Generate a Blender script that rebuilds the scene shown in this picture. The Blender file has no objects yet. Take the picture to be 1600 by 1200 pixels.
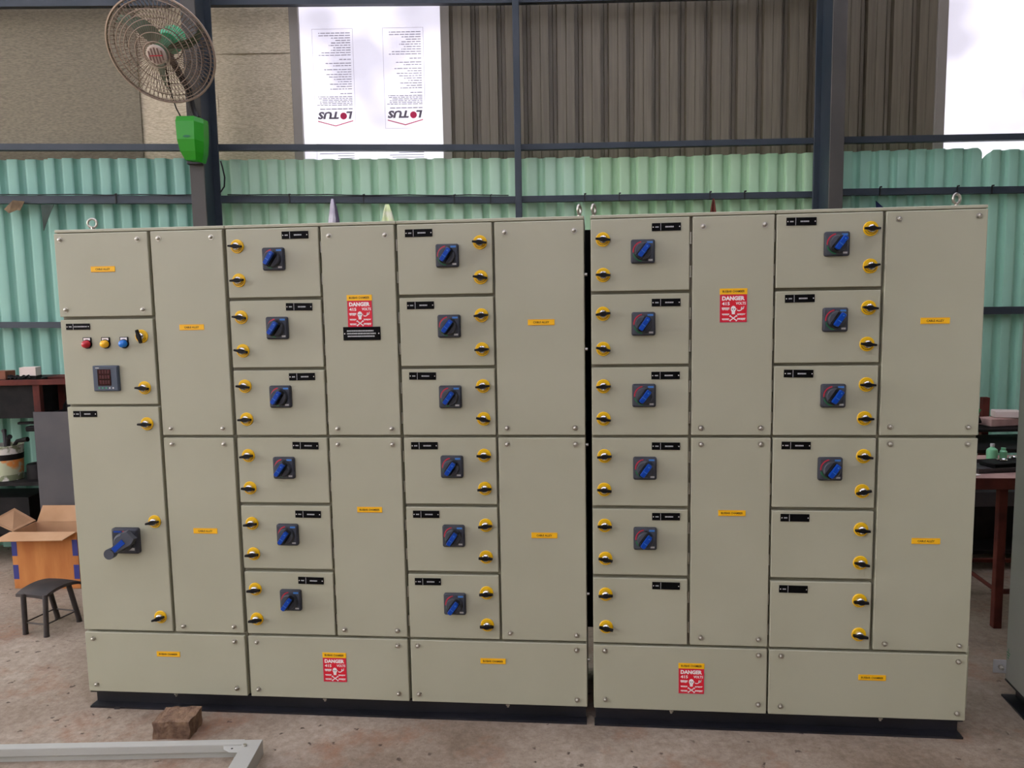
import bpy, math, random
from math import sin, cos, pi, radians
from mathutils import Vector, Matrix

random.seed(11)
S = bpy.context.scene
COL = S.collection
IMG_W, FOCAL_PX = 1600, 1264.3

# ------------------------------------------------------------------ camera
CAM = Vector((1.9354, -2.7935, 1.554))
YAW, PITCH, ROLL = radians(-5.692), radians(-6.272), radians(-1.014)
fwd = Vector((sin(YAW) * cos(PITCH), cos(YAW) * cos(PITCH), sin(PITCH)))
rgt0 = Vector((cos(YAW), -sin(YAW), 0)); up0 = rgt0.cross(fwd)
rgt = cos(ROLL) * rgt0 + sin(ROLL) * up0
upv = -sin(ROLL) * rgt0 + cos(ROLL) * up0
cd = bpy.data.cameras.new('camera'); cam = bpy.data.objects.new('camera', cd); COL.objects.link(cam)
cd.sensor_fit = 'HORIZONTAL'; cd.sensor_width = 36.0; cd.lens = 36.0 * FOCAL_PX / IMG_W
cd.clip_start = 0.05; cd.clip_end = 300
m = Matrix((rgt, upv, -fwd)).transposed().to_4x4(); m.translation = CAM
cam.matrix_world = m
S.camera = cam

# ------------------------------------------------------------------ sky, exposure
w = bpy.data.worlds.new('overcast_sky'); S.world = w; w.use_nodes = True
bg = w.node_tree.nodes['Background']
bg.inputs[0].default_value = (1.0, 0.99, 0.965, 1); bg.inputs[1].default_value = 1.0
vs = S.view_settings
vs.view_transform = 'Standard'; vs.look = 'None'; vs.gamma = 1.0; vs.use_curve_mapping = False
vs.exposure = 2.22
try:
    S.cycles.max_bounces = 10; S.cycles.diffuse_bounces = 6; S.cycles.transmission_bounces = 6
    S.cycles.transparent_max_bounces = 8; S.cycles.caustics_reflective = False; S.cycles.caustics_refractive = False
except Exception:
    pass

# ------------------------------------------------------------------ materials
def lin(c):
    return tuple(((v / 255) / 12.92 if v / 255 <= 0.04045 else ((v / 255 + 0.055) / 1.055) ** 2.4) for v in c) + (1,)

def mat(name, rgb, rough=0.5, metal=0.0, spec=0.5, coat=0.0):
    ma = bpy.data.materials.new(name); ma.use_nodes = True
    b = ma.node_tree.nodes['Principled BSDF']
    b.inputs['Base Color'].default_value = lin(rgb)
    b.inputs['Roughness'].default_value = rough; b.inputs['Metallic'].default_value = metal
    b.inputs['Specular IOR Level'].default_value = spec; b.inputs['Coat Weight'].default_value = coat
    return ma

def noisy(name, c1, c2, scale=8, detail=6, rough=0.5, metal=0.0, bump=0.0, bscale=60, stretch=(1, 1, 1), spec=0.5, lo=0.35, hi=0.65):
    ma = mat(name, c1, rough, metal, spec); nt = ma.node_tree; b = nt.nodes['Principled BSDF']
    tc = nt.nodes.new('ShaderNodeTexCoord'); mp = nt.nodes.new('ShaderNodeMapping'); mp.inputs['Scale'].default_value = stretch
    nt.links.new(tc.outputs['Object'], mp.inputs[0])
    n = nt.nodes.new('ShaderNodeTexNoise'); n.inputs['Scale'].default_value = scale; n.inputs['Detail'].default_value = detail
    nt.links.new(mp.outputs[0], n.inputs['Vector'])
    r = nt.nodes.new('ShaderNodeValToRGB')
    r.color_ramp.elements[0].position = lo; r.color_ramp.elements[0].color = lin(c1)
    r.color_ramp.elements[1].position = hi; r.color_ramp.elements[1].color = lin(c2)
    nt.links.new(n.outputs['Fac'], r.inputs[0]); nt.links.new(r.outputs[0], b.inputs['Base Color'])
    if bump:
        n2 = nt.nodes.new('ShaderNodeTexNoise'); n2.inputs['Scale'].default_value = bscale; n2.inputs['Detail'].default_value = 3
        nt.links.new(mp.outputs[0], n2.inputs['Vector'])
        bp = nt.nodes.new('ShaderNodeBump'); bp.inputs['Strength'].default_value = bump; bp.inputs['Distance'].default_value = 0.01
        nt.links.new(n2.outputs['Fac'], bp.inputs['Height']); nt.links.new(bp.outputs[0], b.inputs['Normal'])
    return ma

def floor_material():
    ma = mat('concrete', (170, 155, 140), 0.85, 0, 0.25); nt = ma.node_tree; L = nt.links; b = nt.nodes['Principled BSDF']
    tc = nt.nodes.new('ShaderNodeTexCoord')
    def noise(s, d=5, r=0.6):
        n = nt.nodes.new('ShaderNodeTexNoise'); n.inputs['Scale'].default_value = s; n.inputs['Detail'].default_value = d
        n.inputs['Roughness'].default_value = r; L.new(tc.outputs['Object'], n.inputs['Vector']); return n
    def ramp(src, p0, p1, c0, c1):
        r = nt.nodes.new('ShaderNodeValToRGB'); e = r.color_ramp.elements
        e[0].position = p0; e[0].color = c0; e[1].position = p1; e[1].color = c1; L.new(src, r.inputs[0]); return r
    def mix(f, a, c, mode='MIX'):
        x = nt.nodes.new('ShaderNodeMix'); x.data_type = 'RGBA'; x.blend_type = mode
        if isinstance(f, float): x.inputs[0].default_value = f
        else: L.new(f, x.inputs[0])
        L.new(a, x.inputs[6]); L.new(c, x.inputs[7]); return x.outputs[2]
    W, K = (1, 1, 1, 1), (0, 0, 0, 1)
    base = ramp(noise(1.6, 6).outputs['Fac'], 0.34, 0.66, lin((138, 121, 103)), lin((178, 164, 147)))
    fine = ramp(noise(30, 8, 0.8).outputs['Fac'], 0.34, 0.66, (0.60, 0.57, 0.54, 1), W)
    c = mix(1.0, base.outputs[0], fine.outputs[0], 'MULTIPLY')
    rust = ramp(noise(2.7, 5, 0.7).outputs['Fac'], 0.54, 0.72, K, (0.75, 0.75, 0.75, 1))
    rc = nt.nodes.new('ShaderNodeRGB'); rc.outputs[0].default_value = lin((142, 98, 70))
    c = mix(rust.outputs[0], c, rc.outputs[0])
    gr = ramp(noise(5.5, 6, 0.72).outputs['Fac'], 0.57, 0.75, K, (0.6, 0.6, 0.6, 1))
    gc = nt.nodes.new('ShaderNodeRGB'); gc.outputs[0].default_value = lin((98, 90, 83))
    c = mix(gr.outputs[0], c, gc.outputs[0])
    v = nt.nodes.new('ShaderNodeTexVoronoi'); v.inputs['Scale'].default_value = 15; v.inputs['Randomness'].default_value = 1
    wv = nt.nodes.new('ShaderNodeVectorMath'); wv.operation = 'ADD'
    nz = noise(30, 3); sc = nt.nodes.new('ShaderNodeVectorMath'); sc.operation = 'SCALE'; sc.inputs['Scale'].default_value = 0.06
    L.new(nz.outputs['Color'], sc.inputs[0]); L.new(tc.outputs['Object'], wv.inputs[0]); L.new(sc.outputs[0], wv.inputs[1])
    L.new(wv.outputs[0], v.inputs['Vector'])
    sp = ramp(v.outputs['Distance'], 0.09, 0.16, (0.85, 0.85, 0.85, 1), K)
    spm = ramp(noise(3.3, 2).outputs['Fac'], 0.44, 0.54, K, W)
    sf = mix(1.0, sp.outputs[0], spm.outputs[0], 'MULTIPLY')
    dk = nt.nodes.new('ShaderNodeRGB'); dk.outputs[0].default_value = lin((60, 48, 40))
    c = mix(sf, c, dk.outputs[0])
    L.new(c, b.inputs['Base Color'])
    bp = nt.nodes.new('ShaderNodeBump'); bp.inputs['Strength'].default_value = 0.35; bp.inputs['Distance'].default_value = 0.008
    L.new(noise(45, 6, 0.7).outputs['Fac'], bp.inputs['Height']); L.new(bp.outputs[0], b.inputs['Normal'])
    return ma

def translucent(name, rgb, frac=0.75):
    ma = mat(name, rgb, 0.35, 0, 0.3); nt = ma.node_tree; b = nt.nodes['Principled BSDF']
    t = nt.nodes.new('ShaderNodeBsdfTranslucent'); mx = nt.nodes.new('ShaderNodeMixShader')
    tc = nt.nodes.new('ShaderNodeTexCoord'); n = nt.nodes.new('ShaderNodeTexNoise'); n.inputs['Scale'].default_value = 2.2; n.inputs['Detail'].default_value = 2
    nt.links.new(tc.outputs['Object'], n.inputs['Vector'])
    r = nt.nodes.new('ShaderNodeValToRGB'); e = r.color_ramp.elements
    e[0].position = 0.4; e[0].color = lin(rgb); e[1].position = 0.62; e[1].color = lin(tuple(int(v * 0.88) for v in rgb))
    nt.links.new(n.outputs['Fac'], r.inputs[0]); nt.links.new(r.outputs[0], t.inputs['Color'])
    mx.inputs[0].default_value = frac
    nt.links.new(b.outputs[0], mx.inputs[1]); nt.links.new(t.outputs[0], mx.inputs[2])
    nt.links.new(mx.outputs[0], nt.nodes['Material Output'].inputs[0])
    return ma

M = dict(
    paint=noisy('pebble_grey_paint', (168, 166, 143), (172, 170, 147), 3, 3, 0.42, 0, 0.03, 420, spec=0.45),
    groove=mat('body_paint', (128, 124, 104), 0.55),
    cab2=noisy('grey_paint', (176, 176, 168), (170, 170, 162), 3, 3, 0.5, 0, 0.03, 300),
    plinth=noisy('black_plinth_paint', (22, 23, 28), (34, 34, 40), 6, 5, 0.38),
    zinc=mat('zinc', (188, 184, 172), 0.32, 0.9),
    chrome=mat('chrome', (225, 225, 225), 0.16, 1.0),
    yellow=mat('yellow_plastic', (240, 188, 10), 0.38),
    black=mat('black_plastic', (16, 16, 20), 0.45, spec=0.2),
    plate=mat('engraved_black', (6, 6, 8), 0.5, spec=0.1),
    dgrey=mat('dark_grey_plastic', (56, 58, 65), 0.5, spec=0.25),
    mgrey=mat('mid_grey_plastic', (72, 75, 83), 0.5, spec=0.25),
    blue=mat('blue_plastic', (2, 62, 158), 0.35, spec=0.3),
    lblue=mat('light_blue_print', (60, 120, 190), 0.5),
    red=mat('red_sign', (214, 22, 44), 0.4),
    redpr=mat('red_print', (190, 40, 60), 0.5),
    greenpr=mat('green_print', (24, 110, 66), 0.5),
    white=mat('white_print', (238, 232, 228), 0.5),
    offw=mat('dull_white_print', (190, 190, 190), 0.5),
    label=mat('yellow_label', (246, 186, 14), 0.42),
    ink=mat('black_ink', (26, 20, 8), 0.6),
    lampred=mat('red_lens', (190, 8, 34), 0.25, coat=0.4),
    lampyel=mat('yellow_lens', (250, 190, 10), 0.25, coat=0.4),
    lampblu=mat('blue_lens', (10, 120, 215), 0.25, coat=0.4),
    meter=mat('meter_case', (66, 76, 90), 0.45),
    screen=mat('meter_screen', (48, 4, 14), 0.12, spec=0.6),
    segment=mat('meter_segments', (62, 5, 17), 0.3),
    mgreen=mat('meter_key_green', (60, 150, 110), 0.5),
    steel=noisy('blue_grey_steel_paint', (42, 54, 64), (56, 64, 72), 4, 5, 0.55),
    steel_lit=noisy('lit_column_face', (82, 78, 72), (70, 68, 64), 3, 5, 0.6),
    tan=noisy('profiled_sheet_paint', (116, 108, 90), (102, 95, 78), 5, 5, 0.5, 0.0, 0, 60, (14, 14, 0.5)),
    foil=noisy('foil_insulation', (124, 116, 95), (102, 95, 76), 190, 4, 0.42, 0.35, 0.35, 260, (0.22, 1, 1)),
    foil2=noisy('foil_insulation_pale', (198, 186, 158), (166, 154, 128), 190, 4, 0.42, 0.35, 0.35, 260, (0.22, 1, 1)),
    strip=mat('grey_edge_strip', (142, 136, 126), 0.5),
    clear=translucent('translucent_sheet', (240, 240, 250), 0.74),
    film=mat('print_grey', (112, 106, 116), 0.7, spec=0.1),
    film2=mat('print_red', (204, 60, 96), 0.7, spec=0.1),
    film3=mat('print_pale_grey', (158, 155, 168), 0.7, spec=0.1),
    concrete=floor_material(),
    fanbox=mat('green_plastic', (38, 148, 26), 0.35),
    fangreen=mat('green_motor_paint', (64, 176, 122), 0.4),
    guard=mat('guard_wire', (168, 150, 134), 0.4, 0.5),
    guardd=mat('guard_wire_old', (118, 100, 84), 0.5, 0.3),
    blade=mat('fan_blade', (84, 96, 70), 0.5),
    cap=mat('cap_silver', (196, 180, 168), 0.4, 0.3),
    capd=mat('cap_brown', (116, 92, 84), 0.5),
    cable=mat('cable_black', (14, 14, 16), 0.5),
    card=noisy('cardboard', (190, 150, 112), (176, 136, 98), 6, 4, 0.85),
    cardo=noisy('cardboard_printed', (196, 128, 66), (174, 104, 48), 5, 5, 0.8, stretch=(3, 3, 0.6)),
    tape=mat('blue_print', (44, 48, 120), 0.6),
    stool=noisy('stool_paint', (38, 32, 32), (56, 46, 42), 14, 5, 0.55),
    rust=noisy('oxide_red_steel', (104, 52, 42), (78, 38, 34), 9, 5, 0.7, spec=0.2),
    dsheet=noisy('dark_sheet_steel', (66, 61, 62), (54, 51, 54), 4, 6, 0.55, 0.2),
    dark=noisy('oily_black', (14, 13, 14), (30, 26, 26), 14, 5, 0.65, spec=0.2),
    brick=noisy('brick_brown', (140, 112, 88), (96, 72, 56), 26, 7, 0.9, 0, 0.9, 70),
    cream=mat('cream_card', (222, 206, 196), 0.7),
    brown=mat('brown_card', (128, 78, 56), 0.8),
    tinlab=noisy('tin_label', (212, 208, 198), (120, 128, 96), 22, 3, 0.5, lo=0.45, hi=0.55),
    tinor=noisy('tin_label_picture', (206, 130, 60), (176, 182, 150), 14, 3, 0.5, lo=0.40, hi=0.52),
    ragw=noisy('cloth_white', (240, 238, 242), (206, 200, 212), 16, 3, 0.9),
    ragd=mat('cloth_dark', (72, 66, 84), 0.9),
    ragg=noisy('cloth_lime', (206, 226, 150), (236, 240, 214), 22, 3, 0.9),
    flagb=noisy('brown_cloth', (140, 118, 88), (104, 88, 68), 18, 3, 0.9),
    flagg=noisy('grey_green_cloth', (62, 76, 68), (48, 60, 54), 12, 3, 0.9),
    bottle=mat('green_bottle', (126, 196, 150), 0.3),
    pink=noisy('pink_grey_card', (196, 160, 150), (168, 134, 126), 9, 3, 0.8),
    orange=mat('orange_plastic', (206, 104, 30), 0.5),
    gcable=mat('green_plastic_tool', (40, 150, 84), 0.4),
    navy=mat('navy_cloth', (22, 40, 84), 0.8),
    earth=mat('earth_mark', (20, 140, 84), 0.5),
)
def green_mat(name, a, b):
    return noisy(name, a, b, 2.2, 5, 0.55, 0, 0, 60, (2.5, 2.5, 0.6), spec=0.3)
GREENS = [green_mat('green_sheet_paint', (190, 224, 196), (176, 214, 182)), green_mat('green_sheet_light_tint_teal', (146, 190, 174), (134, 180, 164)),
          green_mat('green_sheet_light_tint_grass', (170, 210, 168), (180, 214, 174)), green_mat('green_sheet_light_tint_sea', (164, 212, 188), (150, 200, 176))]  # bay tints put light and white-balance shifts into one green cladding

# ------------------------------------------------------------------ mesh builder
class MB:
    def __init__(s): s.v = []; s.f = []; s.m = []; s.mats = []
    def mi(s, k):
        if k not in s.mats: s.mats.append(k)
        return s.mats.index(k)
    def add(s, vs_, fs, k):
        o = len(s.v); s.v += [tuple(p) for p in vs_]; i = s.mi(k)
        for f in fs: s.f.append(tuple(o + a for a in f)); s.m.append(i)
        return s
    def box(s, x0, x1, y0, y1, z0, z1, k, b=0.0):
        if b <= 0:
            V = [(x, y, z) for x in (x0, x1) for y in (y0, y1) for z in (z0, z1)]
            return s.add(V, [(0, 1, 3, 2), (4, 6, 7, 5), (0, 4, 5, 1), (2, 3, 7, 6), (0, 2, 6, 4), (1, 5, 7, 3)], k)
        X, Y, Z = (x0, x1), (y0, y1), (z0, z1); V = []; ix = {}
        for i in (0, 1):
            for j in (0, 1):
                for l in (0, 1):
                    sx, sy, sz = (1 - 2 * i) * b, (1 - 2 * j) * b, (1 - 2 * l) * b
                    ix[i, j, l, 0] = len(V); V.append((X[i], Y[j] + sy, Z[l] + sz))
                    ix[i, j, l, 1] = len(V); V.append((X[i] + sx, Y[j], Z[l] + sz))
                    ix[i, j, l, 2] = len(V); V.append((X[i] + sx, Y[j] + sy, Z[l]))
        F = []
        for i in (0, 1): F.append([ix[i, 0, 0, 0], ix[i, 0, 1, 0], ix[i, 1, 1, 0], ix[i, 1, 0, 0]])
        for j in (0, 1): F.append([ix[0, j, 0, 1], ix[1, j, 0, 1], ix[1, j, 1, 1], ix[0, j, 1, 1]])
        for l in (0, 1): F.append([ix[0, 0, l, 2], ix[0, 1, l, 2], ix[1, 1, l, 2], ix[1, 0, l, 2]])
        for i in (0, 1):
            for j in (0, 1): F.append([ix[i, j, 0, 0], ix[i, j, 1, 0], ix[i, j, 1, 1], ix[i, j, 0, 1]])
            for l in (0, 1): F.append([ix[i, 0, l, 0], ix[i, 1, l, 0], ix[i, 1, l, 2], ix[i, 0, l, 2]])
        for j in (0, 1):
            for l in (0, 1): F.append([ix[0, j, l, 1], ix[1, j, l, 1], ix[1, j, l, 2], ix[0, j, l, 2]])
        for i in (0, 1):
            for j in (0, 1):
                for l in (0, 1): F.append([ix[i, j, l, 0], ix[i, j, l, 1], ix[i, j, l, 2]])
        c = Vector(((x0 + x1) / 2, (y0 + y1) / 2, (z0 + z1) / 2)); G = []
        for f in F:
            p = [Vector(V[a]) for a in f]; n = (p[1] - p[0]).cross(p[2] - p[0])
            G.append(f if n.dot(sum(p, Vector()) / len(p) - c) > 0 else f[::-1])
        return s.add(V, G, k)
    def cyl(s, p0, p1, r0, r1=None, n=16, k=None, caps=True, ph=0.0):
        r1 = r0 if r1 is None else r1
        p0, p1 = Vector(p0), Vector(p1); a = (p1 - p0).normalized()
        t = Vector((0, 0, 1)) if abs(a.z) < 0.9 else Vector((1, 0, 0))
        u = a.cross(t).normalized(); v = a.cross(u)
        V = []
        for p, r in ((p0, r0), (p1, r1)):
            for i in range(n):
                th = 2 * pi * i / n + ph; V.append(p + (u * cos(th) + v * sin(th)) * r)
        F = [(i, (i + 1) % n, n + (i + 1) % n, n + i)[::-1] for i in range(n)]
        if caps: F += [tuple(range(n)), tuple(range(2 * n - 1, n - 1, -1))]
        return s.add(V, F, k)
    def tube(s, pts, r, n=6, k=None, closed=False):
        P = [Vector(p) for p in pts]; N = len(P); V = []; u = None
        for i in range(N):
            if closed: a = (P[(i + 1) % N] - P[i - 1])
            else: a = P[min(i + 1, N - 1)] - P[max(i - 1, 0)]
            a.normalize()
            if u is None:
                t = Vector((0, 0, 1)) if abs(a.z) < 0.9 else Vector((1, 0, 0)); u = a.cross(t).normalized()
            else: u = (u - a * u.dot(a)).normalized()
            w_ = a.cross(u); rr = r[i] if isinstance(r, (list, tuple)) else r
            for j in range(n):
                th = 2 * pi * j / n; V.append(P[i] + (u * cos(th) + w_ * sin(th)) * rr)
        F = []
        for i in range(N if closed else N - 1):
            for j in range(n):
                a0, b0 = i * n, ((i + 1) % N) * n; F.append((a0 + j, a0 + (j + 1) % n, b0 + (j + 1) % n, b0 + j))
        if not closed: F += [tuple(range(n))[::-1], tuple(range((N - 1) * n, N * n))]
        return s.add(V, F, k)
    def prism(s, poly, y0, y1, k, k_side=None):
        # poly in (x,z), counter-clockwise seen from -y; extruded y0 (front) to y1
        n = len(poly); V = [(x, y0, z) for x, z in poly] + [(x, y1, z) for x, z in poly]
        s.add(V, [tuple(range(n)), tuple(range(2 * n - 1, n - 1, -1))], k)
        return s.add(V, [(i, n + i, n + (i + 1) % n, (i + 1) % n) for i in range(n)], k_side or k)
    def flat(s, poly, y, k): return s.add([(x, y, z) for x, z in poly], [tuple(range(len(poly)))], k)
    def rect(s, x0, x1, z0, z1, y, k): return s.flat([(x0, z0), (x1, z0), (x1, z1), (x0, z1)], y, k)
    def lathe(s, prof, origin, axis, k, n=28):
        # prof: (radius, distance along axis)
        o = Vector(origin); a = Vector(axis).normalized(); t = Vector((0, 0, 1)) if abs(a.z) < 0.9 else Vector((1, 0, 0))
        u = a.cross(t).normalized(); v = a.cross(u); V = []
        for r, d in prof:
            for i in range(n): V.append(o + a * d + (u * cos(2 * pi * i / n) + v * sin(2 * pi * i / n)) * max(r, 1e-5))
        F = [(j * n + i, j * n + (i + 1) % n, (j + 1) * n + (i + 1) % n, (j + 1) * n + i)[::-1] for j in range(len(prof) - 1) for i in range(n)]
        return s.add(V, F, k)
    def mesh(s, name, smooth=True):
        me = bpy.data.meshes.new(name); me.from_pydata(s.v, [], s.f)
        for k in s.mats: me.materials.append(M[k] if isinstance(k, str) else k)
        me.polygons.foreach_set('material_index', s.m)
        if smooth:
            me.polygons.foreach_set('use_smooth', [True] * len(s.f)); me.update()
            me.set_sharp_from_angle(angle=radians(32))
        me.update(); return me

def put(name, me, parent=None, loc=(0, 0, 0), rot=(0, 0, 0), label=None, cat=None, group=None, kind=None):
    if isinstance(me, MB): me = me.mesh(name)
    o = bpy.data.objects.new(name, me); COL.objects.link(o); o.parent = parent; o.location = loc; o.rotation_euler = rot
    tag(o, label, cat, group, kind); return o
def tag(o, label=None, cat=None, group=None, kind=None):
    for k, v in (('label', label), ('category', cat), ('group', group), ('kind', kind)):
        if v: o[k] = v
def empty(name, loc=(0, 0, 0), rotz=0.0, label=None, cat=None, group=None, kind=None):
    o = bpy.data.objects.new(name, None); COL.objects.link(o); o.location = loc; o.rotation_euler = (0, 0, rotz)
    o.empty_display_size = 0.1; tag(o, label, cat, group, kind); return o

_tx = {}
def text_geo(txt, bold=0.0):
    """2-D outline mesh of a word: list of verts (x,z) normalised to its own box, and faces."""
    if (txt, bold) not in _tx:
        cu = bpy.data.curves.new('t', 'FONT'); cu.body = txt; cu.offset = bold; cu.resolution_u = 2
        ob = bpy.data.objects.new('t', cu); COL.objects.link(ob)
        bpy.context.view_layer.update()
        me = bpy.data.meshes.new_from_object(ob)
        V = [(p.co.x, p.co.y) for p in me.vertices]; F = [tuple(p.vertices) for p in me.polygons]
        bpy.data.objects.remove(ob); bpy.data.meshes.remove(me); bpy.data.curves.remove(cu)
        x0, x1 = min(v[0] for v in V), max(v[0] for v in V); y0, y1 = min(v[1] for v in V), max(v[1] for v in V)
        _tx[txt, bold] = ([((a - x0) / (x1 - x0), (b - y0) / (y1 - y0)) for a, b in V], F)
    return _tx[txt, bold]
def put_text(b, txt, x0, x1, z0, z1, y, k, bold=0.02, flip=False, slant=0.0):
    V, F = text_geo(txt, bold); P = []
    for a, c in V:
        x, z = x0 + a * (x1 - x0) + slant * c * (z1 - z0), z0 + c * (z1 - z0)
        if flip: x, z = x0 + x1 - x, z0 + z1 - z
        P.append((x, y, z))
    b.add(P, F, k)

# ------------------------------------------------------------------ the setting
WA = -YAW
bdir = Vector((-sin(WA), cos(WA), 0)); rdir = Vector((cos(WA), sin(WA), 0))
WORG = Vector((CAM.x, CAM.y, 0)) + bdir * 5.0
# wall frame: x along the wall, y outwards through the wall, z up

put('floor', MB().box(-7.5, 8.0, -7.0, 3.4, -0.15, 0.0, 'concrete'), label='worn beige concrete workshop floor with stains', cat='floor', kind='structure')
put('ground', MB().box(-60, 60, -60, 60, -0.4, -0.16, 'concrete'), label='bare ground outside the workshop', cat='ground', kind='structure')

wall = empty('wall_back', WORG, WA, 'workshop back wall of green corrugated sheets below foil, tan and clear sheeting', 'wall', kind='structure')

def corrugated(u0, u1, z0, z1, pitch, prof, y, t=0.0012, ztop=None, k=None, nz=1):
    """prof: list of (phase 0..1, depth) for one pitch; sheet runs along x."""
    xs = []; i0 = math.floor(u0 / pitch) - 1
    n = int((u1 - u0) / pitch) + 4
    for i in range(n):
        for ph, d in prof:
            x = (i0 + i + ph) * pitch
            if u0 <= x <= u1: xs.append((x, d))
    def at(x):
        q = (x / pitch) % 1.0; pr = prof + [(1.0 + prof[0][0], prof[0][1])]
        for (a, da), (c, dc) in zip(pr, pr[1:]):
            if a <= q <= c: return da + (dc - da) * (q - a) / max(c - a, 1e-9)
        return prof[0][1]
    xs = [(u0, at(u0))] + [p for p in xs if u0 + 1e-4 < p[0] < u1 - 1e-4] + [(u1, at(u1))]
    b = MB(); V = []
    for x, d in xs:
        zt = ztop(x) if ztop else z1
        V += [(x, y + d, z0), (x, y + d, zt), (x, y + d + t, z0), (x, y + d + t, zt)]
    F = []
    for i in range(len(xs) - 1):
        a, c = 4 * i, 4 * (i + 1)
        F += [(a, c, c + 1, a + 1), (a + 2, a + 3, c + 3, c + 2), (a + 1, c + 1, c + 3, a + 3), (a, a + 2, c + 2, c)]
    e = 4 * (len(xs) - 1); F += [(0, 1, 3, 2), (e, e + 2, e + 3, e + 1)]
    return b.add(V, F, k)

# green corrugated sheets (one object per sheet)
gprof = [(0.0, -0.0150), (0.05, -0.0172), (0.12, -0.018), (0.30, -0.0182), (0.46, -0.018), (0.53, -0.0165), (0.57, -0.013), (0.64, 0.011), (0.68, 0.0152), (0.74, 0.017), (0.84, 0.017), (0.89, 0.0145), (0.93, 0.009)]
gtop = [(-4.7, 2.46), (-3.1, 2.435), (-1.94, 2.415), (-1.26, 2.407), (-0.4, 2.396), (0.08, 2.388), (1.86, 2.391), (2.68, 2.396), (4.9, 2.40)]
def gz(x):
    for (a, za), (c, zc) in zip(gtop, gtop[1:]):
        if a <= x <= c: return za + (zc - za) * (x - a) / (c - a)
    return 2.4
cuts = [(-4.7, -3.62, 1, 0), (-3.65, -2.78, 1, 1), (-2.81, -1.84, 1, 0), (-1.87, -1.02, 0, 1), (-1.05, -0.28, 0, 0), (-0.31, 0.50, 0, 1), (0.47, 1.22, 2, 0),
        (1.19, 1.885, 2, 1), (1.99, 2.46, 3, 0), (2.43, 2.935, 3, 1), (2.905, 3.66, 3, 0), (3.63, 4.9, 3, 1)]
for i, (a, c, g, o) in enumerate(cuts):
    dz = random.uniform(-0.012, 0.006)
    put('corrugated_sheet', corrugated(a, c, 0.0, 2.4, 0.1136, gprof, 0.085 + 0.004 * o, ztop=lambda x, dz=dz, i=i: gz(x) + dz - ((max(0, x - 2.885) * 1.6) if i == 9 else (max(0, 2.965 - x) * 1.1) if i == 10 else 0), k=GREENS[g]), wall)
# torn strip at the right column leaves a slit, as in the sheet edge there
put('corrugated_sheet', corrugated(1.915, 2.03, 0.0, 2.39, 0.1136, gprof, 0.094, ztop=lambda x: 2.385 if x < 1.985 else 2.385 - (x - 1.985) * 2.6, k=GREENS[3]), wall)

# upper cladding
Z1 = 4.35
def panel_sheet(name, u0, u1, z0, z1, y, k, wob=0.004, nx=12, nz=10, t=0.006):
    b = MB(); rnd = random.Random(int((u0 + 9) * 97)); V = []
    for j in range(nz + 1):
        for i in range(nx + 1):
            V.append((u0 + (u1 - u0) * i / nx, y + rnd.uniform(-wob, wob), z0 + (z1 - z0) * j / nz))
    F = [(j * (nx + 1) + i, j * (nx + 1) + i + 1, (j + 1) * (nx + 1) + i + 1, (j + 1) * (nx + 1) + i) for j in range(nz) for i in range(nx)]
    n = len(V); b.add(V, F, k); b.add([(x, q + t, z) for x, q, z in V], [f[::-1] for f in F], k)
    return put(name, b, wall)
panel_sheet('foil_sheet', -4.7, -3.28, 2.33, Z1, 0.150, 'foil')
panel_sheet('foil_sheet', -3.30, -2.255, 2.33, Z1, 0.135, 'foil')
panel_sheet('foil_sheet', -2.27, -1.78, 2.33, 3.16, 0.150, 'foil2')
panel_sheet('foil_sheet', -2.27, -1.78, 3.15, Z1, 0.142, 'foil2')
panel_sheet('foil_sheet', -1.80, -1.30, 2.33, 3.06, 0.148, 'foil2')
panel_sheet('foil_sheet', -1.80, -1.30, 3.05, Z1, 0.140, 'foil2')
put('edge_strip', MB().box(-1.318, -1.262, 0.128, 0.165, 2.33, Z1, 'strip', 0.003), wall)
clear1 = put('translucent_sheet', MB().box(-1.29, -0.372, 0.170, 0.173, 2.33, Z1, 'clear'), wall)
put('edge_strip', MB().box(-0.40, -0.345, 0.150, 0.166, 2.33, Z1, 'strip', 0.003), wall)
tprof = [(0.0, 0.0), (0.30, 0.0), (0.315, 0.004), (0.335, 0.0), (0.64, 0.0), (0.665, 0.042), (0.80, 0.042), (0.815, 0.036), (0.83, 0.042), (0.955, 0.042), (0.98, 0.0)]
for a, c, y in ((-0.36, 0.44, 0.150), (0.41, 1.22, 0.153), (1.19, 1.98, 0.150), (1.95, 2.655, 0.153)):
    put('profiled_sheet', corrugated(a, c, 2.30, Z1, 0.1585, tprof, y, k='tan'), wall)
put('edge_strip', MB().box(2.638, 2.70, 0.138, 0.168, 2.33, Z1, 'strip', 0.003), wall)
put('translucent_sheet', MB().box(2.68, 3.75, 0.172, 0.175, 2.30, Z1, 'clear'), wall)
put('profiled_sheet', corrugated(3.74, 4.9, 2.30, Z1, 0.1585, tprof, 0.150, k='tan'), wall)

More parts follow.
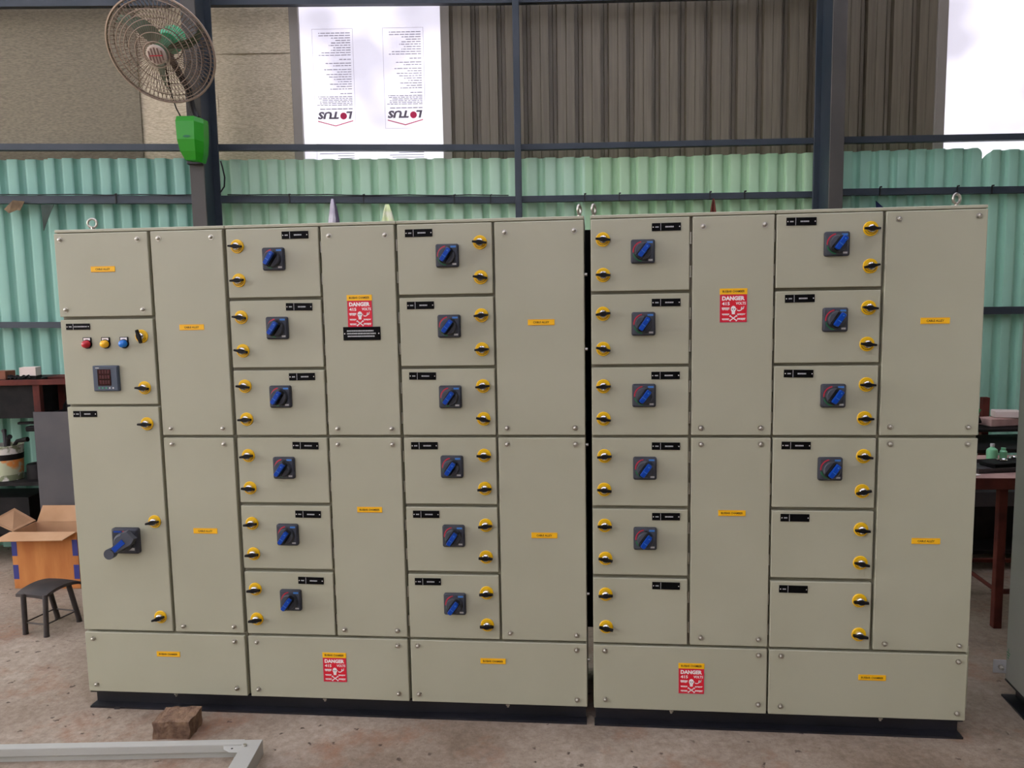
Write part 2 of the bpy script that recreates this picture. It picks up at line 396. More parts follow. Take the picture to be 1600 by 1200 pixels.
# printed film on the first clear sheet: two columns of boxed notices, upside down
def notice(b, x0, z1, wd, ht, full=True):
    y = 0.1685; ln = 0.0016; x1, z0 = x0 + wd, z1 - ht
    for r in ((x0, x1, z1 - ln, z1), (x0, x1, z0, z0 + ln), (x0, x0 + ln, z0, z1), (x1 - ln, x1, z0, z1)): b.rect(*r, y, 'film3')
    # chevron, word and ball at the foot (the print is turned half a circle)
    cz = z0 + 0.028; cx = (x0 + x1) / 2
    def bar(p, q, h, k):
        b.flat([(p[0], p[1]), (q[0], q[1]), (q[0], q[1] + h), (p[0], p[1] + h)], y, k)
    bar((x0 + 0.016, cz + 0.020), (cx, cz - 0.010), 0.006, 'film2'); bar((cx, cz - 0.010), (x1 - 0.016, cz + 0.020), 0.006, 'film2')
    zt0, zt1 = z0 + 0.062, z0 + 0.108
    L_ = x1 - 0.018; wl = 0.036
    put_text(b, 'L', L_ - wl, L_, zt0, zt1, y, 'film', 0.05, True, 0.25)
    b.flat([(L_ - wl - 0.020 + 0.021 * cos(2 * pi * i / 20), zt0 + 0.018 + 0.021 * sin(2 * pi * i / 20)) for i in range(20)], y, 'film2')
    put_text(b, 'TUS', x0 + 0.024, L_ - wl - 0.040, zt0, zt1, y, 'film', 0.05, True, 0.25)
    rr = random.Random(5)
    z = zt1 + 0.012
    def words(z, x_end, h, k):
        x = x1 - 0.016
        while x > x_end:
            wv = rr.uniform(0.012, 0.034); b.rect(max(x - wv, x_end), x, z, z + h, y, k); x -= wv + 0.005
    words(z, x0 + 0.03, 0.006, 'film3'); z += 0.024
    blocks = [(6, 0.010, (0.0, 0.03)), (1, 0.02, (0.14, 0.15)), (9, 0.0145, (0.05, 0.15)), (2, 0.0145, (0.0, 0.14)), (1, 0.018, (0.14, 0.15)), (11, 0.0145, (0.0, 0.15))]
    for cnt, st, (e0, e1) in blocks:
        for _ in range(cnt):
            if z > z1 - 0.02: break
            words(z, x0 + 0.014 + rr.uniform(e0, e1), 0.0048, 'film3'); z += st
        z += 0.008
pf = MB()
for x0 in (-1.190, -0.757):
    notice(pf, x0 + 0.0, 3.195, 0.250, 0.600)
    notice(pf, x0 + 0.0, 3.930, 0.250, 0.600)
for x0 in (-1.190, -0.757):                         # heads of the next row, running behind the green sheets
    y = 0.1685; z1 = 2.510
    for r in ((x0, x0 + 0.25, z1 - 0.0016, z1), (x0, x0 + 0.0016, 2.36, z1), (x0 + 0.2484, x0 + 0.25, 2.36, z1)): pf.rect(*r, y, 'film3')
    for i in range(7): pf.rect(x0 + 0.014 + random.uniform(0, 0.12), x0 + 0.235, z1 - 0.02 - 0.0145 * i, z1 - 0.0152 - 0.0145 * i, y, 'film3')
put('printed_notices', pf.mesh('printed_notices', False), wall, label='pale upside-down printed notices')

# steel frame
def frame_obj(name, b, label):
    o = put(name, b, None, WORG, (0, 0, WA), label, 'column' if name == 'column' else 'beam', kind='structure'); return o
def isection(u0, u1, y0, y1, z0, z1, k, tf=0.012, tw=0.008):
    c = (u0 + u1) / 2; b = MB()
    b.box(u0, u1, y0, y0 + tf, z0, z1, k, 0.002); b.box(u0, u1, y1 - tf, y1, z0, z1, 'steel', 0.002); b.box(c - tw / 2, c + tw / 2, y0 + tf, y1 - tf, z0, z1, 'steel')  # lit front flange, shaded web and back flange: light put into the colours
    b.box(u0 - 0.05, u1 + 0.05, y0 - 0.04, y1 + 0.04, 0, 0.016, 'steel', 0.002)
    return b
frame_obj('column', isection(-1.822, -1.740, -0.26, 0.0, 0, 4.35, 'steel_lit'), 'grey steel column behind the wall fan')
frame_obj('column', isection(1.840, 1.922, -0.26, 0.0, 0, 4.35, 'steel_lit'), 'grey steel column rising behind the switchboard with five switches')
frame_obj('column', MB().box(0.040, 0.080, -0.045, 0.0, 0, 4.35, 'steel', 0.003), 'thin dark steel post at the middle of the back wall')
def beam(u0, z0, u1, z1, h, y0, y1, label):
    V = [(u0, y0, z0 - h), (u0, y1, z0 - h), (u0, y0, z0), (u0, y1, z0), (u1, y0, z1 - h), (u1, y1, z1 - h), (u1, y0, z1), (u1, y1, z1)]
    b = MB(); b.add(V, [(0, 1, 3, 2), (4, 6, 7, 5), (0, 4, 5, 1), (2, 3, 7, 6), (0, 2, 6, 4), (1, 5, 7, 3)], 'steel')
    frame_obj('beam', b, label)
PB = (0.003, 0.05)
cl, cr, cm = -1.775, 1.885, 0.06
beam(-4.7, 2.545, cl, 2.490, 0.038, *PB, 'upper wall rail left of the fan column')
beam(cl, 2.489, cm, 2.456, 0.036, *PB, 'upper wall rail crossing the printed clear sheet')
beam(cm, 2.457, cr, 2.464, 0.034, *PB, 'upper wall rail between thin post and far column')
beam(cr, 2.467, 4.9, 2.472, 0.038, *PB, 'upper wall rail under the blank clear sheet')
beam(-4.7, 2.235, cl, 2.185, 0.046, *PB, 'middle wall rail with two cloth scraps left of fan column')
beam(cl, 2.185, cm, 2.149, 0.041, *PB, 'middle wall rail with two hanging cloths')
beam(cm, 2.150, cr, 2.148, 0.036, *PB, 'middle wall rail between thin post and far column')
beam(cr, 2.160, 4.9, 2.152, 0.040, *PB, 'middle wall rail above the blue cloth tip')
beam(-4.7, 1.470, cl, 1.42, 0.036, *PB, 'lower wall rail left of the meter switchboard')
beam(cl, 1.425, cr, 1.432, 0.040, *PB, 'lower wall rail hidden behind the switchboards')
beam(cr, 1.434, 4.9, 1.42, 0.045, *PB, 'lower wall rail above the red workbench')
beam(-4.7, 3.38, 0.04, 3.335, 0.062, *PB, 'top wall rail above the printed clear sheet')
beam(0.04, 3.335, cr, 3.345, 0.062, *PB, 'top wall rail above the tan profiled sheets')

# roof and far side wall of the shed (out of frame; they shade the hall)
rf = empty('ceiling', (0, 0, 0), 0, 'sheet metal shed roof with clear strips', 'roof', kind='structure')
edges = [-7.0, -6.6, -5.0, -4.6, -3.0, -2.6, -1.0, -0.6, 1.0, 1.4, 3.0, 3.4, 4.6, 9.0]
for i, (a, c) in enumerate(zip(edges, edges[1:])):
    put('roof_sheet', MB().add([(a, -6.5, 5.3), (c, -6.5, 5.3), (c, 3.2, 4.45), (a, 3.2, 4.45), (a, -6.5, 5.32), (c, -6.5, 5.32), (c, 3.2, 4.47), (a, 3.2, 4.47)],
        [(0, 3, 2, 1), (4, 5, 6, 7), (0, 1, 5, 4), (2, 3, 7, 6), (0, 4, 7, 3), (1, 2, 6, 5)], 'clear' if i % 2 else 'tan'), rf)
put('wall_right', MB().box(7.6, 7.7, -7.0, 3.4, 0, 5.0, 'tan'), label='plain sheet side wall of the shed', cat='wall', kind='structure')
b = MB(); b.box(-1.6, 7.6, -6.6, -6.5, 0, 2.6, 'tan'); b.box(4.5, 7.6, -6.6, -6.5, 2.6, 5.3, 'tan'); b.box(-7.0, 4.5, -6.56, -6.55, 2.6, 5.3, 'clear'); b.box(-7.0, -3.2, -6.6, -6.5, 0, 2.6, 'tan')  # unseen wall; clear upper band added to brighten the back wall
put('wall_front', b, label='unseen front shed wall with doorway and clear upper band added for light', cat='wall', kind='structure')

# ------------------------------------------------------------------ switchboards
ZTOP, Z1T, ZB, ZLT, ZLO = 1.817, 1.803, 0.0675, 0.3045, 0.3145
ROWS = [(1.561, 1.803), (1.311, 1.550), (1.065, 1.300), (0.815, 1.055), (0.566, 0.803), (0.3145, 0.553)]
DT = 0.020                                            # door thickness
XS = dict(AL=0.0, AR=0.3549, BL=0.3663, BR=0.6343, CL=0.6478, CR=0.9841, DL=0.9927, DR=1.255, EL=1.2657, ER=1.5967, FL=1.6051, FR=1.9104,
          GL=1.9341, GR=2.2632, HL=2.2729, HR=2.5389, IL=2.5457, IR=2.8827, JL=2.8927, JR=3.2065)
DOORS = {
'C1': [(0.901, 1.777), (0.821, 1.695), (0.688, 1.742), (0.688, 1.623)], 'C2': [(0.904, 1.526), (0.822, 1.452), (0.689, 1.492), (0.689, 1.372)],
'C3': [(0.903, 1.277), (0.822, 1.206), (0.689, 1.244), (0.689, 1.124)], 'C4': [(0.904, 1.027), (0.822, 0.946), (0.688, 0.990), (0.688, 0.870)],
'C5': [(0.902, 0.773), (0.823, 0.697), (0.688, 0.737), (0.688, 0.622)], 'C6': [(0.901, 0.523), (0.823, 0.449), (0.687, 0.487), (0.687, 0.372)],
'E1': [(1.342, 1.773), (1.441, 1.693), (1.555, 1.736), (1.555, 1.617)], 'E2': [(1.341, 1.524), (1.441, 1.450), (1.555, 1.486), (1.555, 1.368)],
'E3': [(1.341, 1.276), (1.439, 1.202), (1.555, 1.239), (1.555, 1.123)], 'E4': [(1.340, 1.027), (1.438, 0.952), (1.554, 0.992), (1.554, 0.873)],
'E5': [(1.339, 0.777), (1.438, 0.700), (1.554, 0.739), (1.553, 0.622)], 'E6': [(1.338, 0.527), (1.436, 0.447), (1.552, 0.489), (1.552, 0.369)],
'G1': [(2.186, 1.772), (2.108, 1.692), (1.975, 1.735), (1.975, 1.616)], 'G2': [(2.186, 1.520), (2.110, 1.449), (1.974, 1.485), (1.974, 1.365)],
'G3': [(2.185, 1.272), (2.112, 1.204), (1.974, 1.236), (1.974, 1.123)], 'G4': [(2.187, 1.027), (2.115, 0.950), (1.976, 0.992), (1.975, 0.873)],
'G5': [(2.188, 0.778), (2.116, 0.700), (1.976, 0.744), (1.978, 0.625)], 'G6': [(2.189, 0.529), None, (1.978, 0.494), (1.979, 0.374)],
'I1': [(2.624, 1.778), (2.737, 1.702), (2.844, 1.749), (2.846, 1.628)], 'I2': [(2.624, 1.526), (2.738, 1.454), (2.845, 1.492), (2.843, 1.372)],
'I3': [(2.625, 1.275), (2.738, 1.200), (2.845, 1.237), (2.842, 1.123)], 'I4': [(2.622, 1.030), (2.734, 0.951), (2.843, 0.994), (2.842, 0.874)],
'I5': [(2.623, 0.779), None, (2.842, 0.741), (2.843, 0.624)], 'I6': [(2.623, 0.526), None, (2.844, 0.490), (2.845, 0.369)],
}
BOLTS = {
'A1': [(0.023, 1.781), (0.317, 1.777), (0.026, 1.529), (0.321, 1.525)], 'B1': [(0.396, 1.777), (0.593, 1.777), (0.399, 1.090), (0.597, 1.090)],
'B2': [(0.399, 1.032), (0.597, 1.032), (0.398, 0.337), (0.595, 0.339)], 'D1': [(1.022, 1.771), (1.222, 1.769), (1.025, 1.088), (1.223, 1.088)],
'D2': [(1.024, 1.031), (1.224, 1.031), (1.020, 0.338), (1.219, 0.339)], 'F1': [(1.640, 1.768), (1.877, 1.768), (1.637, 1.090), (1.875, 1.090)],
'F2': [(1.636, 1.032), (1.876, 1.032), (1.635, 0.339), (1.874, 0.337)], 'H1': [(2.307, 1.770), (2.507, 1.771), (2.305, 1.090), (2.504, 1.090)],
'H2': [(2.306, 1.033), (2.505, 1.034), (2.310, 0.342), (2.508, 0.341)], 'J1': [(2.932, 1.778), (3.179, 1.782), (2.926, 1.093), (3.174, 1.092)],
'J2': [(2.928, 1.035), (3.175, 1.036), (2.932, 0.337), (3.176, 0.337)], 'AB': [(0.033, 0.278), (0.595, 0.281), (0.033, 0.096), (0.593, 0.097)],
'CD': [(0.681, 0.281), (1.218, 0.281), (0.678, 0.096), (1.216, 0.096)], 'EF': [(1.293, 0.283), (1.873, 0.281), (1.292, 0.097), (1.874, 0.094)],
'GH': [(1.974, 0.285), (2.510, 0.283), (1.975, 0.101), (2.511, 0.101)], 'IJ': [(2.586, 0.283), (3.176, 0.280), (2.588, 0.098), (3.179, 0.093)],
}
# shared small meshes -------------------------------------------------------
def rounded(wd, ht, r, n=4):
    P = []
    for cx, cz, a0 in ((wd / 2 - r, -ht / 2 + r, -pi / 2), (wd / 2 - r, ht / 2 - r, 0), (-wd / 2 + r, ht / 2 - r, pi / 2), (-wd / 2 + r, -ht / 2 + r, pi)):
        for i in range(n + 1):
            t = a0 + pi / 2 * i / n; P.append((cx + r * cos(t), cz + r * sin(t)))
    return P
def circ(r, n=24, cx=0, cz=0): return [(cx + r * cos(2 * pi * i / n), cz + r * sin(2 * pi * i / n)) for i in range(n)]
def tapered(b, p0, y0, p1, y1, k, cap=None):
    n = len(p0); V = [(x, y0, z) for x, z in p0] + [(x, y1, z) for x, z in p1]
    b.add(V, [(i, (i + 1) % n, n + (i + 1) % n, n + i) for i in range(n)], k)
    b.add([(x, y1, z) for x, z in p1], [tuple(range(n))], cap or k)
def arc_band(b, r0, r1, a0, a1, y, k, n=10):
    V = []
    for i in range(n + 1):
        t = radians(a0 + (a1 - a0) * i / n); V += [(r0 * cos(t), y, r0 * sin(t)), (r1 * cos(t), y, r1 * sin(t))]
    F = [(2 * i, 2 * i + 1, 2 * i + 3, 2 * i + 2) for i in range(n)] if a1 > a0 else [(2 * i + 2, 2 * i + 3, 2 * i + 1, 2 * i) for i in range(n)]
    b.add(V, F, k)
# rotary switch: plate, rotor, grip
b = MB(); tapered(b, rounded(0.080, 0.080, 0.007), 0.0, rounded(0.080, 0.080, 0.007), -0.008, 'dgrey'); tapered(b, rounded(0.080, 0.080, 0.007), -0.008, rounded(0.070, 0.070, 0.006), -0.013, 'dgrey', 'mgrey')
arc_band(b, 0.0305, 0.0345, 100, 185, -0.0134, 'redpr'); arc_band(b, 0.0305, 0.0345, 195, 262, -0.0134, 'greenpr')
b.rect(0.013, 0.032, 0.027, 0.033, -0.0134, 'lblue'); b.rect(0.018, 0.032, -0.032, -0.026, -0.0134, 'offw')
ME_plate = b.mesh('handle_plate')
b = MB(); tapered(b, circ(0.030), -0.0128, circ(0.0285), -0.030, 'dgrey'); tapered(b, circ(0.0285), -0.030, circ(0.026), -0.034, 'mgrey')
ME_rotor = b.mesh('handle_rotor')
b = MB()
g0 = rounded(0.026, 0.060, 0.009); g1 = rounded(0.021, 0.054, 0.008)
tapered(b, g0, -0.033, g1, -0.050, 'black')
g2 = [(x, z + 0.002) for x, z in rounded(0.0165, 0.050, 0.004)]; g3 = [(x, z + 0.002) for x, z in rounded(0.014, 0.047, 0.004)]
tapered(b, g2, -0.048, g2, -0.060, 'blue'); tapered(b, g2, -0.060, g3, -0.064, 'blue')
b.flat([(x * 0.35, z * 0.09 + 0.018) for x, z in g3], -0.0644, 'lblue'); b.rect(-0.007, 0.007, -0.004, -0.002, -0.0644, 'lblue')
ME_grip = b.mesh('handle_grip')
# quarter-turn lock
b = MB(); tapered(b, circ(0.0242), 0, circ(0.0242), -0.0025, 'yellow'); tapered(b, circ(0.0242), -0.0025, circ(0.0225), -0.0042, 'yellow')
for i in range(14):
    t = radians(205 + i * 10); cxx, czz = 0.0185 * cos(t), 0.0185 * sin(t); b.rect(cxx - 0.0009, cxx + 0.0009, czz - 0.0012, czz + 0.0012, -0.0044, 'ink')
ME_ring = b.mesh('lock_ring')
b = MB(); b.lathe([(0.0001, 0.017), (0.009, 0.0165), (0.0125, 0.013), (0.0135, 0.008), (0.0145, 0.0), ], (0, 0, 0), (0, -1, 0), 'chrome', 20)
ME_barrel = b.mesh('lock_barrel')
b = MB()
wing = [(-0.0255, -0.0035), (-0.012, -0.0052), (-0.005, -0.0085), (0.005, -0.0085), (0.012, -0.0052), (0.0255, -0.0035), (0.0255, 0.0035), (0.012, 0.0052), (0.005, 0.0085), (-0.005, 0.0085), (-0.012, 0.0052), (-0.0255, 0.0035)]
tapered(b, [(x * 0.92, z * 0.8) for x, z in wing], -0.013, wing, -0.019, 'black'); tapered(b, wing, -0.019, [(x * 0.94, z * 0.75) for x, z in wing], -0.028, 'black')
ME_wing = b.mesh('lock_wing')
# cover screw
b = MB(); b.lathe([(0.0098, 0.0), (0.0098, 0.0016)], (0, 0, 0), (0, -1, 0), 'zinc', 16)
b.lathe([(0.0001, 0.0095), (0.003, 0.0092), (0.0055, 0.0075), (0.0066, 0.0045), (0.0068, 0.0014), (0.0098, 0.0014)], (0, 0, 0), (0, -1, 0), 'zinc', 16)
ME_bolt = b.mesh('screw')
# hinge barrel
ME_hinge = MB().cyl((0, 0, -0.016), (0, 0, 0.016), 0.0034, n=10, k='zinc').cyl((0, 0, -0.0235), (0, 0, -0.017), 0.0038, n=10, k='zinc').mesh('hinge')
# engraved nameplate (illegible strokes)
def nameplate(wd, ht, second):
    b = MB(); b.box(-wd / 2, wd / 2, -0.003, 0, -ht / 2, ht / 2, 'plate', 0.0006)
    y = -0.0033; xd = -wd / 2 + wd * 0.30
    b.rect(xd, xd + 0.0014, -ht / 2 + 0.001, ht / 2 - 0.001, y, 'offw')
    for sx in (-1, 1): b.flat(circ(0.0019, 10, sx * (wd / 2 - 0.0045), 0), y, 'white')
    def strokes(x0, x1, h, k, seed):
        rr = random.Random(seed); x = x0
        while x < x1 - 0.001:
            d = rr.uniform(0.0018, 0.0028); b.rect(x, min(x + d, x1), -h / 2, h / 2, y, k); x += d + 0.0008
    strokes(-wd / 2 + 0.0115, -wd / 2 + 0.0225, 0.0042, 'offw', 1)
    if second: strokes(xd + 0.016, wd / 2 - 0.024, 0.0046, 'offw', 2)
    if second == 2: strokes(xd + 0.004, wd / 2 - 0.010, 0.0042, 'offw', 3)
    return b.mesh('nameplate')
ME_name = nameplate(0.096, 0.026, 1); ME_name_blank = nameplate(0.096, 0.026, 0); ME_name_long = nameplate(0.092, 0.0225, 2); ME_name_main = nameplate(0.092, 0.0225, 1)
# yellow labels
def label_plate(txt, wd=0.092, ht=0.0205, tw=0.6):
    b = MB(); b.box(-wd / 2, wd / 2, -0.002, 0, -ht / 2, ht / 2, 'label', 0.0005)
    for r in ((-wd / 2 + 0.001, wd / 2 - 0.001, ht / 2 - 0.0017, ht / 2 - 0.0009), (-wd / 2 + 0.001, wd / 2 - 0.001, -ht / 2 + 0.0009, -ht / 2 + 0.0017)): b.rect(*r, -0.0022, 'orange')
    put_text(b, txt, -wd * tw / 2, wd * tw / 2, -0.0036, 0.0036, -0.0023, 'ink', 0.02); return b.mesh('label_plate')
ME_cable = label_plate('CABLE ALLEY', tw=0.60); ME_busbar = label_plate('BUSBAR CHAMBER', tw=0.80)
# danger sign: yellow head strip and red plate
b = MB(); sw = 0.0905
b.box(-sw / 2, sw / 2, -0.002, 0, 0.0745, 0.0945, 'label', 0.0005); put_text(b, 'BUSBAR CHAMBER', -sw * 0.40, sw * 0.40, 0.081, 0.0885, -0.0023, 'ink', 0.02)
b.box(-sw / 2 + 0.001, sw / 2 - 0.001, -0.0016, 0, -0.0185, 0.0745, 'red', 0.0004)
y = -0.0019
for r in ((-0.0442, 0.0442, 0.0722, 0.0738), (-0.0442, 0.0442, -0.0180, -0.0164), (-0.0442, -0.0426, -0.018, 0.0738), (0.0426, 0.0442, -0.018, 0.0738)): b.rect(*r, y, M['film2'])
put_text(b, 'DANGER', -0.0375, 0.0370, 0.0545, 0.0690, y, 'white', 0.05)
put_text(b, '415', -0.0375, -0.0120, 0.0385, 0.0495, y, 'white', 0.03); put_text(b, 'VOLTS', 0.0075, 0.0405, 0.0400, 0.0495, y, 'white', 0.03)
sk = [(0.0085 * cos(2 * pi * i / 20), 0.026 + 0.0105 * sin(2 * pi * i / 20)) for i in range(20)]
b.flat(sk, y, 'white'); b.flat([(-0.0048, 0.0085), (0.0048, 0.0085), (0.0058, 0.020), (-0.0058, 0.020)], y - 0.0001, 'white')
for sx in (-1, 1): b.flat(circ(0.0022, 10, sx * 0.0034, 0.0255), y - 0.0003, 'film')
b.flat([(-0.0012, 0.0190), (0.0012, 0.0190), (0, 0.0225)], y - 0.0003, 'film')
for sx in (-1, 1):
    p, q = Vector((-0.0105 * sx, 0.0030)), Vector((0.0105 * sx, -0.0125)); d = (q - p).normalized(); nn = Vector((-d.y, d.x)) * 0.0017
    P = [p - nn, q - nn, q + nn, p + nn]
    if (P[1] - P[0]).cross(P[2] - P[1]) < 0: P = P[::-1]
    b.flat([tuple(a) for a in P], y - 0.0002, 'white')
    for e in (p, q):
        for s2 in (-1, 1): b.flat(circ(0.0020, 8, e.x + nn.x * s2 * 0.8, e.y + nn.y * s2 * 0.8), y - 0.0002, 'white')
def script_word(x0, x1, z, h, seed):
    rr = random.Random(seed); b.rect(x0, x1, z + h * 0.78, z + h, y, 'white'); x = x0 + 0.001
    while x < x1 - 0.0015:
        d = rr.uniform(0.0012, 0.0024); b.rect(x, min(x + d, x1), z + rr.uniform(0, 0.3) * h, z + h * 0.8, y, 'white'); x += d + 0.0010
script_word(-0.0385, -0.0125, 0.0215, 0.0095, 1); script_word(-0.0375, -0.0135, 0.0045, 0.0060, 2); script_word(-0.0375, -0.0130, -0.0120, 0.0065, 3)
script_word(0.0125, 0.0395, 0.0045, 0.0058, 4); script_word(0.0125, 0.0400, -0.0120, 0.0075, 5)
arcp = [(0.0125 + 0.0015 * i, 0.0205 + 0.0011 * (i - 4) ** 2 * 0.10) for i in range(16)]
for (xa, za), (xb, zb) in zip(arcp, arcp[1:]): b.flat([(xa, za - 0.0018), (xb, zb - 0.0018), (xb, zb + 0.0012), (xa, za + 0.0012)], y, 'white')
b.flat([(0.024, 0.0245), (0.028, 0.023), (0.029, 0.0335), (0.026, 0.0325)], y, 'white'); b.flat([(0.030, 0.0245), (0.0335, 0.0255), (0.036, 0.0355), (0.033, 0.0345)], y, 'white')
b.flat(circ(0.0014, 8, 0.0108, 0.0262), y, 'white')
ME_danger = b.mesh('danger_sign', False)
# instruction plate
b = MB(); b.box(-0.067, 0.067, -0.003, 0, -0.0235, 0.0235, 'plate', 0.0006)
for i, (x0, x1) in enumerate(((-0.053, 0.043), (-0.053, 0.051), (-0.051, 0.046))):
    rr = random.Random(i); x = x0
    while x < x1:
        d = rr.uniform(0.0018, 0.0045); b.rect(x, min(x + d, x1), 0.0095 - 0.0095 * i - 0.0024, 0.0095 - 0.0095 * i + 0.0024, -0.0033, 'offw'); x += d + 0.0011
for sx in (-1, 1): b.flat(circ(0.0022, 10, sx * 0.0615, 0), -0.0033, 'white')
ME_instr = b.mesh('instruction_plate')

def lock(door, x, z, ang=0.0):
    put('lock_ring', ME_ring, door, (x, 0, z)); put('lock_barrel', ME_barrel, door, (x, -0.003, z)); put('lock_wing', ME_wing, door, (x, 0, z), (0, radians(ang), 0))

def leaf(name, root, x0, x1, z0, z1):
    return put(name, MB().box(x0, x1, 0.0, DT + 0.001, z0, z1, 'paint', 0.0022), root)

def make_feeder(root, key, x0, x1, hinge_right):
    row = int(key[1]) - 1; z0, z1 = ROWS[row]
    d = leaf('door', root, x0, x1, z0, z1)
    pl, hd, l1, l2 = DOORS[key]
    put('nameplate', ME_name if hd else ME_name_blank, d, (pl[0], 0, pl[1]), (0, radians(random.uniform(-0.5, 0.9)), 0))
    if hd:
        put('handle_plate', ME_plate, d, (hd[0], 0, hd[1])); put('handle_rotor', ME_rotor, d, (hd[0], 0, hd[1]))
        put('handle_grip', ME_grip, d, (hd[0], 0, hd[1]), (0, radians(36 + random.uniform(-2, 2)), 0))
    sgn = 1 if hinge_right else -1
    lock(d, *l1, random.uniform(-7, 7)); lock(d, *l2, random.uniform(-14, 14))
    hx = x1 + 0.0045 if hinge_right else x0 - 0.0048
    for fz in (0.27, 0.73): put('hinge', ME_hinge, d, (hx, 0.010, z0 + (z1 - z0) * fz))
    return d

def make_cover(root, key, x0, x1, z0, z1, label=None, lpos=None):
    c = leaf('cover', root, x0, x1, z0, z1)
    for bx_, bz_ in BOLTS[key]: put('screw', ME_bolt, c, (bx_, 0, bz_), (0, random.uniform(0, 1), 0))
    if label: put('label_plate' if label in (ME_cable, ME_busbar) else 'danger_sign', label, c, (lpos[0], 0, lpos[1]))
    return c

def body(root, x0, x1):
    b = MB(); y0, y1 = DT, 0.45
    b.box(x0, x1, y0, y1, ZB, ZTOP, 'groove', 0.002)
    b.box(x0, x1, 0.006, y0 + 0.001, Z1T + 0.003, ZTOP, 'paint', 0.002)     # folded top edge
    put('cubicle_body', b, root)
def plinth(root, x0, x1):
    b = MB(); h = ZB
    for ya, yb, s in ((0.0, 0.045, 1), (0.45, 0.405, -1)):
        lo, hi = min(ya, yb), max(ya, yb)
        b.box(x0, x1, lo, hi, 0.0, 0.0075, 'plinth'); b.box(x0, x1, lo + (0.008 if s > 0 else 0), hi, h - 0.0075, h - 0.0003, 'plinth')
        wy = 0.040 if s > 0 else 0.405
        b.box(x0 + 0.004, x1 - 0.004, wy, wy + 0.005, 0.0075, h - 0.0075, 'plinth')
    for xa in (x0 + 0.004, x1 - 0.009): b.box(xa, xa + 0.005, 0.045, 0.405, 0.0, h - 0.0005, 'plinth')
    put('plinth', b, root)
def eyebolt(root, x, y, rot):
    b = MB(); z = ZTOP
    b.cyl((0, 0, 0), (0, 0, 0.010), 0.012, n=14, k='zinc'); b.cyl((0, 0, 0.008), (0, 0, 0.026), 0.0065, n=12, k='zinc')
    b.tube([(0.0165 * cos(t), 0, 0.040 + 0.0165 * sin(t)) for t in [2 * pi * i / 24 for i in range(24)]], 0.0046, 8, 'zinc', True)
    put('lifting_eye', b, root, (x, y, z), (0, 0, rot))

# --- board with incomer
left = empty('switchboard', (0, 0, 0), 0, 'wider grey switchboard with the red-yellow-blue lamps and meter', 'switchboard', 'low-voltage switchboards standing in line')
for a, c in ((-0.001, 0.6405), (0.6415, 1.2600), (1.2610, 1.9115)): body(left, a, c)
plinth(left, 0.0, 1.9075)
make_cover(left, 'A1', XS['AL'], XS['AR'], 1.503, Z1T, ME_cable, (0.180, 1.673))
d = leaf('door', left, XS['AL'], XS['AR'], 1.180, 1.492)
put('nameplate', ME_name_long, d, (0.068, 0, 1.467)); lock(d, 0.310, 1.429, 75); lock(d, 0.308, 1.241, 5)
for i, (x, k) in enumerate(((0.1005, 'lampred'), (0.1715, 'lampyel'), (0.2425, 'lampblu'))):
    b = MB(); b.box(-0.0165, 0.0165, -0.005, 0, 0.0, 0.0215, 'black', 0.0015); b.cyl((0, 0, -0.003), (0, -0.006, -0.003), 0.0170, n=24, k='black')
    b.rect(-0.0125, 0.0125, 0.0105, 0.0190, -0.0053, 'white')
    put('lamp_holder', b, d, (x, 0, 1.406))
    b = MB(); b.lathe([(0.0001, 0.028), (0.007, 0.0268), (0.0115, 0.023), (0.0135, 0.018), (0.0140, 0.005)], (0, 0, -0.003), (0, -1, 0), k, 24)
    put('indicator_lens', b, d, (x, 0, 1.406), label={'lampred': 'red indicator lens', 'lampyel': 'yellow indicator lens', 'lampblu': 'blue indicator lens'}[k])
b = MB(); tapered(b, rounded(0.098, 0.094, 0.004), 0, rounded(0.098, 0.094, 0.004), -0.010, 'meter'); tapered(b, rounded(0.098, 0.094, 0.004), -0.010, rounded(0.090, 0.086, 0.003), -0.014, 'meter')
b.rect(-0.036, -0.022, 0.0375, 0.0405, -0.0143, 'offw')
for i in range(5): b.flat(circ(0.0032, 10, -0.026 + 0.0135 * i, -0.0345), -0.0143, 'mgreen' if i < 3 else 'offw')
put('meter_case', b, d, (0.167, 0, 1.277))
b = MB(); b.box(-0.029, 0.022, -0.0155, -0.013, -0.026, 0.034, 'screen', 0.0005)
for r_ in range(3):
    for c_ in range(4): b.rect(-0.022 + 0.0105 * c_, -0.0145 + 0.0105 * c_, -0.0185 + 0.0185 * r_, -0.0060 + 0.0185 * r_, -0.0157, 'segment')
put('meter_screen', b, d, (0.167, 0, 1.277), label='dark red meter display')
d = leaf('door', left, XS['AL'], XS['AR'], ZLO, 1.1706)
put('nameplate', ME_name_main, d, (0.070, 0, 1.145)); lock(d, 0.308, 1.108, 2); lock(d, 0.312, 0.740, -10); lock(d, 0.310, 0.371, -18)
